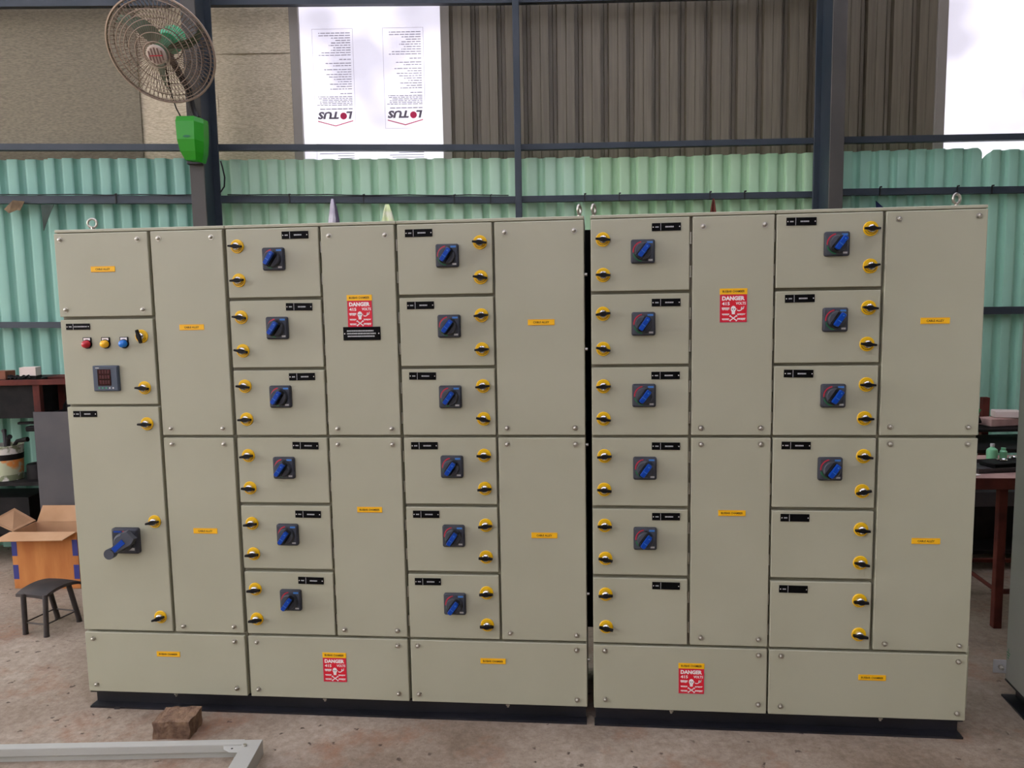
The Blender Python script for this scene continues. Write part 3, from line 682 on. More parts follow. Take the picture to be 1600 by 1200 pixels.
# incomer handle
hx, hz = 0.200, 0.668
b = MB(); tapered(b, rounded(0.104, 0.097, 0.008), 0, rounded(0.104, 0.097, 0.008), -0.014, 'dgrey'); tapered(b, rounded(0.104, 0.097, 0.008), -0.014, rounded(0.090, 0.083, 0.006), -0.021, 'dgrey')
b.rect(-0.040, -0.010, 0.034, 0.040, -0.0213, 'blue'); b.rect(-0.006, 0.012, 0.034, 0.040, -0.0213, 'redpr'); b.rect(0.012, 0.038, -0.034, -0.024, -0.0213, 'offw')
put('handle_plate', b, d, (hx, 0, hz))
b = MB(); tapered(b, circ(0.037), -0.0205, circ(0.035), -0.034, 'dgrey'); tapered(b, circ(0.035), -0.034, circ(0.027), -0.044, 'mgrey')
put('handle_rotor', b, d, (hx, 0, hz))
arm = [(-0.024, 0.022), (-0.020, -0.022), (0.0, -0.030), (0.060, -0.016), (0.082, -0.012), (0.082, 0.012), (0.060, 0.016), (0.0, 0.030)]
b = MB(); tapered(b, arm[::-1][::-1], -0.042, [(x * 0.97, z * 0.86) for x, z in arm], -0.062, 'mgrey')
b.cyl((0.090, -0.040, 0), (0.090, -0.066, 0), 0.0195, n=24, k='mgrey')
b.prism([(0.014, -0.0095), (0.068, -0.0095), (0.068, 0.0095), (0.014, 0.0095)], -0.0645, -0.060, 'blue')
put('handle_grip', b, d, (hx + 0.032, 0, hz + 0.022), (0, radians(180 - 40), 0))
make_cover(left, 'B1', XS['BL'], XS['BR'], 1.065, Z1T, ME_cable, (0.502, 1.459)); make_cover(left, 'B2', XS['BL'], XS['BR'], ZLO, 1.055, ME_cable, (0.507, 0.706))
make_cover(left, 'AB', XS['AL'], XS['BR'], ZB, ZLT, ME_busbar, (0.331, 0.225))
for i in range(1, 7): make_feeder(left, 'C%d' % i, XS['CL'], XS['CR'], True)
dcov = make_cover(left, 'D1', XS['DL'], XS['DR'], 1.065, Z1T, ME_danger, (1.1235, 1.4695)); put('instruction_plate', ME_instr, dcov, (1.128, 0, 1.4285))
make_cover(left, 'D2', XS['DL'], XS['DR'], ZLO, 1.055, ME_busbar, (1.132, 0.792))
make_cover(left, 'CD', XS['CL'], XS['DR'], ZB, ZLT, ME_danger, (0.977, 0.1535))
for i in range(1, 7): make_feeder(left, 'E%d' % i, XS['EL'], XS['ER'], False)
make_cover(left, 'F1', XS['FL'], XS['FR'], 1.065, Z1T, ME_cable, (1.762, 1.459)); make_cover(left, 'F2', XS['FL'], XS['FR'], ZLO, 1.055, ME_cable, (1.763, 0.704))
make_cover(left, 'EF', XS['EL'], XS['FR'], ZB, ZLT, ME_busbar, (1.570, 0.232))
eyebolt(left, 0.024, 0.2, 0.25); eyebolt(left, 1.893, 0.2, 1.25)
for x in (0.345, 0.93, 1.62): put('stud', MB().cyl((0, 0, 0), (0, 0, -0.016), 0.0042, n=8, k='zinc').cyl((0, 0, -0.004), (0, 0, -0.009), 0.008, n=6, k='zinc'), left, (x, 0.012, ZB))
put('gap_shade_strip', MB().box(1.9118, 1.9330, 0.40, 0.44, 0.20, 1.80, 'dark'), left)  # added dark strip standing in for the shade inside the board gap
for z in (0.22, 0.47, 1.02, 1.36, 1.62): put('side_bolt', MB().cyl((0, 0, 0), (0.009, 0, 0), 0.006, n=8, k='zinc'), left, (1.9115, 0.06, z))

# --- second board, a hair out of line with the first
X0, YR = 1.83, -0.00583
right = empty('switchboard', (X0, -0.0035, 0), YR, 'narrower grey switchboard without a meter, nearer the red workbench', 'switchboard', 'low-voltage switchboards standing in line')
for a, c in ((1.9330, 2.5418), (2.5428, 3.2085)): body(right, a, c)
plinth(right, 1.9360, 3.203)
for i in range(1, 7): make_feeder(right, 'G%d' % i, XS['GL'], XS['GR'], True)
make_cover(right, 'H1', XS['HL'], XS['HR'], 1.065, Z1T, ME_danger, (2.4085, 1.4685)); make_cover(right, 'H2', XS['HL'], XS['HR'], ZLO, 1.055, ME_busbar, (2.412, 0.793))
make_cover(right, 'GH', XS['GL'], XS['HR'], ZB, ZLT, ME_danger, (2.2785, 0.1525))
for i in range(1, 7): make_feeder(right, 'I%d' % i, XS['IL'], XS['IR'], False)
make_cover(right, 'J1', XS['JL'], XS['JR'], 1.065, Z1T, ME_cable, (3.056, 1.446)); make_cover(right, 'J2', XS['JL'], XS['JR'], ZLO, 1.055, ME_cable, (3.054, 0.703))
make_cover(right, 'IJ', XS['IL'], XS['JR'], ZB, ZLT, ME_busbar, (2.894, 0.214))
put('side_cover', MB().box(3.2085, 3.232, 0.05, 0.42, ZB + 0.02, ZLT + 0.01, 'paint', 0.002), right)
eyebolt(right, 1.944, 0.2, 1.2); eyebolt(right, 3.190, 0.2, 0.5)
for x in (2.21, 2.93): put('stud', MB().cyl((0, 0, 0), (0, 0, -0.016), 0.0042, n=8, k='zinc').cyl((0, 0, -0.004), (0, 0, -0.009), 0.008, n=6, k='zinc'), right, (x, 0.012, ZB))
for o in list(right.children): o.location.x -= X0

# ------------------------------------------------------------------ wall fan on the column
fan = empty('wall_fan', WORG + rdir * -1.78 + bdir * -0.26 + Vector((0, 0, 2.45)), WA, 'large wall fan with wire guard and green motor on the column', 'fan')
# local frame: x along wall, y outwards, z up; column face at y = 0
b = MB()
secs = [(0.128, 0.070, 0.078, 0.075), (0.10, 0.074, 0.080, 0.085), (0.0, 0.070, 0.076, 0.088), (-0.062, 0.062, 0.068, 0.074), (-0.108, 0.044, 0.052, 0.055)]
V = []
for z, a, c, dp in secs: V += [(-c, 0.0, z), (-a, -dp, z + 0.004), (a * 0.42, -dp * 1.08, z + 0.002), (a, -dp * 0.72, z - 0.010), (c, 0.0, z - 0.012)]
F = []
for i in range(len(secs) - 1):
    for j in range(4): p = 5 * i + j; q = 5 * (i + 1) + j; F.append((p, q, q + 1, p + 1))
F += [(0, 1, 2, 3, 4), tuple(range(5 * len(secs) - 1, 5 * len(secs) - 6, -1))]
b.add(V, F, 'fanbox'); b.add([(x * 0.5 - 0.012, -0.0965, z * 0.16 + 0.018) for x, z in circ(0.042, 14)], [tuple(range(14))], 'greenpr')
put('mounting_box', b.mesh('mounting_box', False), fan)
put('mounting_foot', MB().box(-0.046, 0.040, -0.030, 0.0, -0.125, -0.105, 'plinth', 0.003), fan)
nrm = Vector((-0.026, -0.82, -0.572)).normalized()
fc = Vector((-0.032, -0.32, 0.414))                  # centre of guard rim
u_ = nrm.cross(Vector((0, 0, 1))).normalized(); v_ = nrm.cross(u_)
RF = 0.277
def P(r, th, d): return fc + (u_ * cos(th) + v_ * sin(th)) * r + nrm * d
fr = MB()
def fprof(t): return RF * t, 0.070 * (1 - t ** 2.2)   # front dome
for t, rr_ in ((1.0, 0.0062), (0.93, 0.0024), (0.78, 0.0022), (0.70, 0.0022), (0.62, 0.0022), (0.52, 0.0022), (0.40, 0.0022), (0.24, 0.0030)):
    r_, d_ = fprof(t); fr.tube([P(r_, 2 * pi * i / 56, d_) for i in range(56)], rr_, 5, 'guard', True)
for i in range(72):
    th = 2 * pi * i / 72; fr.tube([P(*[fprof(t)[0], th, fprof(t)[1]]) for t in (0.2, 0.45, 0.7, 0.88, 1.0)], 0.0016, 4, 'guardd')
put('front_guard', fr, fan)
rg = MB()
def rprof(t): return RF * t, -0.09 * (1 - t ** 3.5)
for t, rr_ in ((0.985, 0.003), (0.9, 0.0024), (0.72, 0.0022), (0.5, 0.0022), (0.3, 0.0035)):
    r_, d_ = rprof(t); rg.tube([P(r_, 2 * pi * i / 56, d_) for i in range(56)], rr_, 5, 'guardd', True)
for i in range(72):
    th = 2 * pi * (i + 0.5) / 72; rg.tube([P(rprof(t)[0], th, rprof(t)[1]) for t in (0.3, 0.6, 0.8, 0.92, 1.0)], 0.0016, 4, 'guardd')
put('rear_guard', rg, fan)
b = MB(); b.lathe([(0.0001, 0.078), (0.042, 0.077), (0.050, 0.073), (0.052, 0.066)], fc, nrm, 'cap', 32)
for i in range(-2, 3):
    hw = math.sqrt(max(0.041 ** 2 - (i * 0.0165) ** 2, 1e-6)); c0 = fc + nrm * 0.0790
    a_ = Vector((0, 0, 1)); a_ = (a_ - nrm * a_.dot(nrm)).normalized(); s_ = a_.cross(nrm).normalized()
    q = [c0 + s_ * (i * 0.0165 - 0.0045) - a_ * hw, c0 + s_ * (i * 0.0165 + 0.0045) - a_ * hw, c0 + s_ * (i * 0.0165 + 0.0045) + a_ * hw, c0 + s_ * (i * 0.0165 - 0.0045) + a_ * hw]
    b.add(q, [(0, 1, 2, 3)], 'capd')
q = [c0 + s_ * x + a_ * z + nrm * 0.0006 for x, z in ((-0.034, -0.003), (0.034, -0.003), (0.034, 0.0025), (-0.034, 0.0025))]
b.add(q, [(0, 1, 2, 3)], 'redpr')
put('hub_cap', b, fan, label='striped round badge at the guard centre')
b = MB(); b.lathe([(0.0001, -0.24), (0.045, -0.235), (0.062, -0.215), (0.066, -0.17), (0.066, -0.125), (0.056, -0.105), (0.0001, -0.10)], fc, nrm, 'fangreen', 28)
put('motor', b, fan)
b = MB(); b.lathe([(0.0001, 0.030), (0.030, 0.025), (0.038, 0.005), (0.040, -0.10), (0.0001, -0.101)], fc, nrm, 'greenpr', 24)
put('blade_hub', b, fan)
for kk in range(3):
    th0 = radians(62 + 120 * kk); b = MB(); V = []; F = []
    n = 9
    for i in range(n):
        t = i / (n - 1); r_ = 0.035 + 0.212 * t; wd = 0.026 + 0.034 * sin(pi * min(t * 1.15, 1) ** 0.8) ; sweep = 0.35 * t * t
        for j, sgn in enumerate((-1, 0, 1)):
            th = th0 + sweep + sgn * wd / max(r_, 0.05) * 0.5; dep = -0.045 + sgn * 0.034 * (1 - 0.35 * t) + (0.006 if sgn == 0 else 0)
            V.append(P(r_, th, dep))
    for i in range(n - 1):
        for j in range(2): a0 = 3 * i + j; F.append((a0, a0 + 1, a0 + 4, a0 + 3))
    V2 = [p + nrm * -0.002 for p in V]; b.add(V + V2, F + [tuple(x + len(V) for x in f)[::-1] for f in F], 'blade')
    put('blade', b, fan)
mpt = fc - nrm * 0.16
b = MB(); b.tube([(0.03, -0.045, 0.125), (0.015, -0.05, 0.16), tuple(Vector((0.012, -0.09, 0.27))), tuple(mpt + Vector((-0.01, 0.0, -0.09))), tuple(mpt)], [0.024, 0.02, 0.018, 0.019, 0.022], 10, 'cable')
put('arm', b, fan)
b = MB(); b.tube([(-0.052, -0.05, 0.126), (-0.062, -0.09, 0.17), (-0.066, -0.14, 0.24), (-0.06, -0.19, 0.32), tuple(mpt + Vector((-0.04, -0.02, -0.06)))], 0.004, 6, 'cable')
put('motor_cord', b, fan)
b = MB(); b.tube([(0.046, 0.262, -0.062), (0.058, 0.255, -0.10), (0.070, 0.25, -0.16), (0.064, 0.25, -0.215), (0.040, 0.25, -0.247), (0.02, 0.258, -0.262)], 0.0045, 6, 'cable')
put('supply_cord', b, fan)

# ------------------------------------------------------------------ cloths on the wall rails
def cloth(name, top, wd, ht, y, k, label, seed, k2=None, twist=0.5):
    rr = random.Random(seed); b = MB(); n, mrows = 13, 8; V = []
    ph = [rr.uniform(0, 6) for _ in range(4)]
    for j in range(mrows):
        t = j / (mrows - 1); hw = wd / 2 * (0.16 + 0.84 * t ** 0.75)
        for i in range(n):
            s_ = i / (n - 1) * 2 - 1
            V.append((top[0] + s_ * hw + 0.1 * wd * sin(3 * t + ph[0]) * t, y - 0.012 * t * sin(4.2 * s_ + ph[1]) - 0.006 * sin(9 * s_ + ph[2]) * t - 0.012, top[1] - ht * t * (1 - 0.09 * abs(sin(2.2 * s_ + ph[3])))))
    F = [(j * n + i, (j + 1) * n + i, (j + 1) * n + i + 1, j * n + i + 1) for j in range(mrows - 1) for i in range(n - 1)]
    if k2:
        h = int((n - 1) * twist); b.add(V, [f for f in F if (f[0] % n) < h], k); b.add(V, [f for f in F if (f[0] % n) >= h], k2)
    else: b.add(V, F, k)
    me = b.mesh(name); o = put(name, me, None, WORG, (0, 0, WA), label, 'cloth')
    md = o.modifiers.new('thick', 'SOLIDIFY'); md.thickness = 0.002
    return o
cloth('hanging_rag', (-1.062, 2.150), 0.110, 0.30, -0.012, 'ragw', 'white and dark rag hanging from the middle wall rail', 3, 'ragd', 0.72)
cloth('hanging_rag', (-0.735, 2.112), 0.140, 0.30, -0.012, 'ragg', 'pale lime green cloth hanging from the middle wall rail', 8)
cloth('hanging_rag', (1.236, 2.112), 0.055, 0.18, -0.012, 'rust', 'small dark red rag peeking above the boards', 5)
def pennant(pts, y, k, label):
    b = MB(); n = len(pts); V = [(x, y - 0.004 * i, z) for i, (x, z) in enumerate(pts)]
    b.add(V, [tuple(range(n))], k); b.add([(x, q + 0.003, z) for x, q, z in V], [tuple(range(n))[::-1]], k)
    b.add(V + [(x, q + 0.003, z) for x, q, z in V], [(i, n + i, n + (i + 1) % n, (i + 1) % n) for i in range(n)], k)
    put('cloth_scrap', b.mesh('cloth_scrap', False), None, WORG, (0, 0, WA), label, 'cloth')
pennant([(-2.835, 2.150), (-2.828, 1.99), (-2.795, 2.06), (-2.750, 2.145)], -0.004, 'flagg', 'grey-green triangular cloth scrap on the wall rail')
pennant([(-3.06, 2.125), (-3.03, 2.10), (-2.98, 2.118), (-2.955, 2.115), (-2.922, 2.168), (-2.99, 2.175)], -0.004, 'flagb', 'crumpled brown cloth scrap at the wall rail end')
pennant([(2.226, 2.085), (2.236, 1.95), (2.36, 1.95), (2.305, 2.010)], -0.004, 'navy', 'dark blue cloth tip behind the narrower switchboard')
# cable ties and cable along the middle rail
b = MB()
for us in ((-4.6, -1.84), (-1.70, 0.0)):
    n = 14; b.tube([(us[0] + (us[1] - us[0]) * i / n, -0.006, (2.235 + (2.185 - 2.235) * ((us[0] + (us[1] - us[0]) * i / n) + 4.7) / 2.92 if us[0] < -2 else 2.185 - 0.0196 * ((us[0] + (us[1] - us[0]) * i / n) + 1.775)) + 0.004 + random.uniform(-0.003, 0.003)) for i in range(n + 1)], 0.0035, 5, 'cable')
put('wall_cable', b, None, WORG, (0, 0, WA), 'black cable running along the middle wall rail', 'cable')
for i, (u, z, h) in enumerate(((-2.38, 2.197, 0.046), (-1.90, 2.188, 0.046), (-1.33, 2.177, 0.043), (-0.88, 2.168, 0.043), (-0.33, 2.157, 0.042), (-0.11, 2.153, 0.042), (0.46, 2.150, 0.037), (0.67, 2.150, 0.037), (1.22, 2.149, 0.037), (1.43, 2.149, 0.037), (2.25, 2.160, 0.041), (2.72, 2.158, 0.041), (2.93, 2.157, 0.041))):
    where = ('well left of the fan column', 'just left of the fan column', 'just right of the fan column supply cord', 'between the white and the lime cloth', 'second to the left of the thin post', 'nearest left of the thin post', 'first to the right of the thin post', 'second to the right of the thin post', 'above the small dark red rag', 'right of the small dark red rag', 'above the dark blue cloth tip', 'left of the rightmost lifting eye', 'right of the rightmost lifting eye')[i]
    b = MB(); b.box(u - 0.003, u + 0.003, -0.003, 0.003, z - h - 0.004, z + 0.003, 'cable'); b.cyl((u - 0.003, -0.004, z + 0.004), (u + 0.010, -0.006, z + 0.006), 0.005, n=6, k='cable')
    put('cable_tie', b, None, WORG, (0, 0, WA), 'black tie on the middle wall rail, ' + where, 'cable tie', 'ties on the middle wall rail')

# ------------------------------------------------------------------ left-hand corner: rack, box, stool
RO = Vector((-1.329, 1.62, 0))
rack = empty('storage_rack', RO, WA, 'dark steel storage rack against the wall beside the meter switchboard', 'rack')
def rk(name, x0, x1, y0, y1, z0, z1, k, bev=0.002): put(name, MB().box(x0, x1, y0, y1, z0, z1, k, bev), rack)
for x in (-1.0, 0.0, 0.72):
    for y in (0.0, 0.26): rk('upright', x, x + 0.040, y, y + 0.038, 0, 1.09, 'rust')
rk('rail', -1.0, 0.76, -0.012, 0.0, 1.080, 1.112, 'rust'); rk('rail', -1.0, 0.76, 0.298, 0.31, 1.080, 1.112, 'rust')
rk('top_board', -1.0, 0.0, 0.0, 0.298, 1.095, 1.111, 'dark'); rk('top_board', 0.0, 0.76, 0.16, 0.298, 1.095, 1.111, 'rust')
rk('shelf', -1.0, 0.30, 0.0, 0.298, 0.478, 0.500, 'dark')
rk('drawer_box', -0.95, -0.008, 0.03, 0.29, 0.88, 1.093, 'dark')
rk('lower_shelf', -1.0, 0.70, 0.0, 0.298, 0.15, 0.17, 'dark'); rk('stored_box', -0.9, -0.1, 0.04, 0.28, 0.172, 0.40, 'dark')
rk('side_shelf', 0.042, 0.72, 0.10, 0.258, 0.890, 0.905, 'dark')
def simple(name, b, label, cat, loc=(0, 0, 0), rot=(0, 0, 0), group=None): return put(name, b, None, loc, rot, label, cat, group)
b = MB(); b.box(-0.048, 0.048, -0.035, 0.035, 0, 0.018, 'dark', 0.001); b.box(-0.046, 0.046, -0.034, 0.034, 0.018, 0.068, 'cream', 0.001)
simple('small_carton', b, 'small cream carton with dark base on the storage rack', 'carton', (-1.385, 1.69, 1.112), (0, 0, 0.2))
b = MB(); b.box(-0.07, 0.05, -0.05, 0.05, 0, 0.048, 'brown', 0.002); b.box(-0.07, 0.05, -0.05, 0.0, 0.048, 0.050, 'brown', 0)
simple('small_carton', b, 'small brown carton at the storage rack end', 'carton', (-1.550, 1.67, 1.112), (0, 0, 0.1))
b = MB()
for i in range(7):
    a_ = i * 0.9; b.tube([(-0.02 * i, 0.01 * sin(a_), 0.006), (-0.02 * i + 0.03 * cos(a_), 0.02, 0.022), (-0.02 * i + 0.05, 0.02 * sin(a_), 0.006)], 0.005, 5, 'dark')
simple('tool_heap', b, 'tangle of small black parts on the storage rack', 'tools', (-1.40, 1.635, 1.112))
b = MB(); b.cyl((0, 0, 0), (0, 0, 0.11), 0.010, n=10, k='dsheet'); b.box(-0.05, 0.05, -0.03, 0.03, 0.03, 0.06, 'dark', 0.006); b.box(-0.10, 0.10, -0.015, 0.015, 0.072, 0.086, 'dark', 0.003); b.cyl((0.02, -0.01, -0.025), (0.02, -0.01, 0.04), 0.016, n=10, k='dark'); b.cyl((0.02, -0.01, -0.055), (0.02, -0.01, -0.025), 0.006, n=8, k='zinc')
simple('hand_press', b, 'dark hand press hanging under the storage rack top', 'tool', (-1.385, 1.70, 0.765), (0, 0, 0.15))
b = MB(); b.tube([(0, 0, 0.05), (0.035, 0, 0.06), (0.06, 0, 0.11), (0.085, 0, 0.165), (0.10, 0, 0.175)], [0.014, 0.012, 0.007, 0.009, 0.012], 8, 'dark'); b.lathe([(0.0001, 0.075), (0.035, 0.065), (0.055, 0.03), (0.06, 0.0), (0.0001, 0.0)], (0.02, 0, 0), (0, 0, 1), 'dark', 18)
simple('hand_tool', b, 'black angled hand tool above the dark steel sheet', 'tool', (-1.235, 1.815, 0.906))
# leaning dark sheet
b = MB(); q = [(-1.228, 1.465, 0), (-0.72, 1.465, 0), (-0.79, 1.588, 0.928), (-1.314, 1.588, 0.925)]
b.add(q + [(x, y + 0.004, z) for x, y, z in q], [(0, 1, 2, 3), (7, 6, 5, 4), (0, 4, 5, 1), (3, 2, 6, 7), (0, 3, 7, 4), (1, 5, 6, 2)], 'dsheet')
simple('steel_sheet', b, 'plain dark grey steel sheet leaning behind the cardboard box', 'sheet')
# printed tin with tools, sitting on the shelf
tin = empty('tool_tin', (-1.585, 1.70, 0.501), 0, 'printed round tin full of dark tools on the rack shelf', 'tin')
b = MB(); b.lathe([(0.0001, 0.0), (0.078, 0.0), (0.090, 0.20), (0.093, 0.202), (0.093, 0.212), (0.087, 0.212), (0.085, 0.18), (0.0001, 0.175)], (0, 0, 0), (0, 0, 1), 'tinlab', 28)
put('tin', b, tin)
put('printed_band', MB().lathe([(0.0806, 0.035), (0.0860, 0.125)], (0, 0, 0), (0, 0, 1), 'tinor', 28), tin); put('printed_band', MB().lathe([(0.0862, 0.125), (0.0886, 0.160)], (0, 0, 0), (0, 0, 1), 'dark', 28), tin)
for i, (dx, dy, tx, ty, h) in enumerate(((0.02, -0.02, 0.15, -0.02, 0.25), (-0.02, 0.02, -0.02, 0.02, 0.29), (0.03, -0.03, 0.05, -0.04, 0.27), (-0.03, -0.02, -0.06, 0, 0.28))):
    put('tool_handle', MB().tube([(dx, dy, 0.15), (dx + tx * 0.5, dy + ty * 0.5, h * 0.95), (dx + tx, dy + ty, h)], [0.009, 0.011, 0.015], 8, 'dark' if i % 2 == 0 else 'dsheet'), tin)
b = MB(); b.lathe([(0.0001, 0.095), (0.02, 0.095), (0.03, 0.088), (0.060, 0.088), (0.064, 0.08), (0.064, 0.0), (0.0001, 0.0)], (0, 0, 0), (0, 0, 1), 'dark', 24)
simple('cutting_disc_stack', b, 'dark round stack of discs on the rack shelf', 'discs', (-1.420, 1.74, 0.501))
# cardboard box, open
box = empty('cardboard_box', (-1.045, 1.330, 0), radians(3), 'open cardboard carton with orange front and blue corner print', 'box')
W2, D2, H2, T = 0.185, 0.110, 0.315, 0.004
b = MB(); b.box(-W2, W2, -D2, -D2 + T, 0, H2, 'cardo'); b.box(-W2, W2, D2 - T, D2, 0, H2, 'card'); b.box(-W2, -W2 + T, -D2 + T, D2 - T, 0, H2, 'card'); b.box(W2 - T, W2, -D2 + T, D2 - T, 0, H2, 'card'); b.box(-W2, W2, -D2, D2, 0, T, 'card')
for sx in (-1, 1):
    for z0, z1 in ((0.055, 0.135), (0.185, 0.275)):
        x0, x1 = sorted((sx * W2, sx * (W2 - 0.030))); b.rect(x0, x1, z0, z1, -D2 - 0.0006, 'tape')
put('carton_body', b, box)
def flap(pts):
    p = [Vector(q) for q in pts]; n = (p[1] - p[0]).cross(p[2] - p[0]).normalized() * 0.004
    b = MB(); b.add(p + [q + n for q in p], [(0, 1, 2, 3), (7, 6, 5, 4), (0, 4, 5, 1), (1, 5, 6, 2), (2, 6, 7, 3), (3, 7, 4, 0)], 'card'); put('flap', b, box)
flap([(-W2 - 0.045, -D2 - 0.085, H2 - 0.026), (W2 - 0.030, -D2 - 0.085, H2 - 0.020), (W2, -D2 - 0.002, H2 + 0.002), (-W2, -D2 - 0.002, H2 + 0.002)])
flap([(-W2 + 0.01, D2, H2), (W2, D2, H2), (W2 + 0.01, D2 + 0.025, H2 + 0.088), (-W2 + 0.035, D2 + 0.025, H2 + 0.088)])
flap([(-W2, -D2 + 0.02, H2), (-W2, D2, H2 + 0.005), (-W2 - 0.10, D2 - 0.03, H2 + 0.085), (-W2 - 0.13, -D2 + 0.03, H2 + 0.055)])
flap([(W2, D2, H2), (W2, -D2, H2), (W2 + 0.12, -D2, H2 - 0.03), (W2 + 0.12, D2, H2 - 0.03)])
# low stool
stl = empty('low_stool', (-0.66, 0.72, 0), 0, 'small low black stool with saddle seat in front of cardboard box', 'stool')
legs = [(-0.740, 0.640, -0.748, 0.655), (-0.618, 0.617, -0.632, 0.648), (-0.706, 0.822, -0.728, 0.800), (-0.576, 0.798, -0.612, 0.790)]
HS = 0.190
for lx, ly, tx, ty in legs:
    b = MB(); b.tube([(lx + 0.66, ly - 0.72, 0), (lx + 0.66, ly - 0.72, 0.012), (tx + 0.66, ty - 0.72, HS)], [0.0135, 0.0125, 0.0125], 10, 'stool'); put('leg', b, stl)
def lp(i, z): lx, ly, tx, ty = legs[i]; t = z / HS; return (lx + (tx - lx) * t + 0.66, ly + (ty - ly) * t - 0.72, z)
for a, c in ((0, 1), (1, 3), (3, 2), (2, 0)): put('stretcher', MB().tube([lp(a, 0.055), lp(c, 0.055)], 0.0035, 6, 'stool'), stl)
b = MB(); V = []; n = 10
c00, c10, c11, c01 = Vector((-0.792, 0.662)), Vector((-0.625, 0.635)), Vector((-0.578, 0.842)), Vector((-0.752, 0.876))
for j in range(n + 1):
    for i in range(n + 1):
        s_, t = i / n, j / n; p = c00 * (1 - s_) * (1 - t) + c10 * s_ * (1 - t) + c11 * s_ * t + c01 * (1 - s_) * t
        V.append((p.x + 0.66, p.y - 0.72, HS - 0.004 + 0.022 * sin(pi * t) ** 0.7 + 0.004 * sin(pi * s_)))
F = [(j * (n + 1) + i, j * (n + 1) + i + 1, (j + 1) * (n + 1) + i + 1, (j + 1) * (n + 1) + i) for j in range(n) for i in range(n)]
b.add(V, F, 'stool'); NV = len(V)
b.add([(x, y_, z - 0.014) for x, y_, z in V], [f[::-1] for f in F], 'stool')
rim = [i for i in range(n + 1)] + [(j + 1) * (n + 1) - 1 for j in range(1, n + 1)] + [n * (n + 1) + i for i in range(n - 1, -1, -1)] + [j * (n + 1) for j in range(n - 1, 0, -1)]
b.add([V[i] for i in rim] + [(V[i][0], V[i][1], V[i][2] - 0.014) for i in rim], [(len(rim) + i, len(rim) + (i + 1) % len(rim), (i + 1) % len(rim), i) for i in range(len(rim))], 'stool')
put('seat', b, stl)

# ------------------------------------------------------------------ foreground: brick and painted frame
rr = random.Random(4); b = MB()
def rough_block(b, x0, x1, y0, y1, z0, z1, k, nx, ny, nz, am):
    key = {}; V = []
    def vi(i, j, l):
        if (i, j, l) not in key:
            key[i, j, l] = len(V); e = sum((i in (0, nx), j in (0, ny), l in (0, nz))); q = am * (2.2 if e >= 2 else 1)
            z = z0 + (z1 - z0) * l / nz + (0 if l == 0 else rr.uniform(-q, q * 0.3))
            V.append((x0 + (x1 - x0) * i / nx + rr.uniform(-q, q) * 0.6, y0 + (y1 - y0) * j / ny + rr.uniform(-q, q) * 0.6, z))
        return key[i, j, l]
    F = []
    for i in range(nx):
        for j in range(ny): F += [(vi(i, j, nz), vi(i + 1, j, nz), vi(i + 1, j + 1, nz), vi(i, j + 1, nz)), (vi(i, j, 0), vi(i, j + 1, 0), vi(i + 1, j + 1, 0), vi(i + 1, j, 0))]
        for l in range(nz): F += [(vi(i, 0, l), vi(i + 1, 0, l), vi(i + 1, 0, l + 1), vi(i, 0, l + 1)), (vi(i, ny, l), vi(i, ny, l + 1), vi(i + 1, ny, l + 1), vi(i + 1, ny, l))]
    for j in range(ny):
        for l in range(nz): F += [(vi(0, j, l), vi(0, j, l + 1), vi(0, j + 1, l + 1), vi(0, j + 1, l)), (vi(nx, j, l), vi(nx, j + 1, l), vi(nx, j + 1, l + 1), vi(nx, j, l + 1))]
    b.add(V, F, k)
rough_block(b, -0.066, 0.066, -0.054, 0.054, 0, 0.066, 'brick', 7, 6, 4, 0.0022)
put('half_brick', b, None, (0.430, -0.142, 0), (0, 0, radians(4)), 'brown weathered half brick against the switchboard plinth', 'brick')

fr_ = empty('painted_frame', (0.765, -0.262, 0), radians(6), 'grey painted steel frame lying on the floor in the foreground', 'frame')
hh = 0.052
b = MB()                                              # open channel, seen from its inner side
b.box(-1.75, -0.026, -0.032, 0.0, hh - 0.002, hh, 'cab2', 0.0008); b.box(-1.75, -0.026, -0.002, 0.0, 0, hh - 0.002, 'cab2'); b.box(-1.75, -0.026, -0.032, -0.030, 0.024, hh - 0.002, 'cab2', 0.0008)
b.box(-1.75, -0.026, -0.020, 0.0, 0.0, 0.002, 'cab2'); b.box(-1.75, -0.026, -0.022, -0.020, 0.0, 0.026, 'cab2')
put('frame_rail', b, fr_)
b = MB(); b.box(-0.026, 0.036, -1.1, -0.006, hh - 0.001, hh + 0.001, 'cab2', 0.0008); b.box(0.034, 0.036, -1.1, -0.006, 0, hh - 0.001, 'cab2'); b.box(-0.026, -0.024, -1.1, -0.006, 0, hh - 0.001, 'cab2'); b.box(-0.024, 0.034, -0.008, -0.006, 0, hh - 0.001, 'cab2')
put('frame_stile', b, fr_)
b = MB(); b.add([(-0.090, -0.033, hh - 0.004), (-0.082, -0.052, hh - 0.006), (-0.060, -0.066, hh - 0.008), (-0.026, -0.070, hh - 0.008), (-0.026, -0.033, hh - 0.004)], [(0, 1, 2, 3, 4)], 'cab2'); b.add([(-0.055 + x, -0.048 + z, hh - 0.0052) for x, z in circ(0.004, 10)], [tuple(range(10))], 'dark')
put('gusset', b.mesh('gusset', False), fr_)
b = MB(); b.cyl((-0.012, -0.045, hh), (-0.012, -0.045, hh + 0.008), 0.006, n=8, k='zinc'); put('stud', b, fr_)
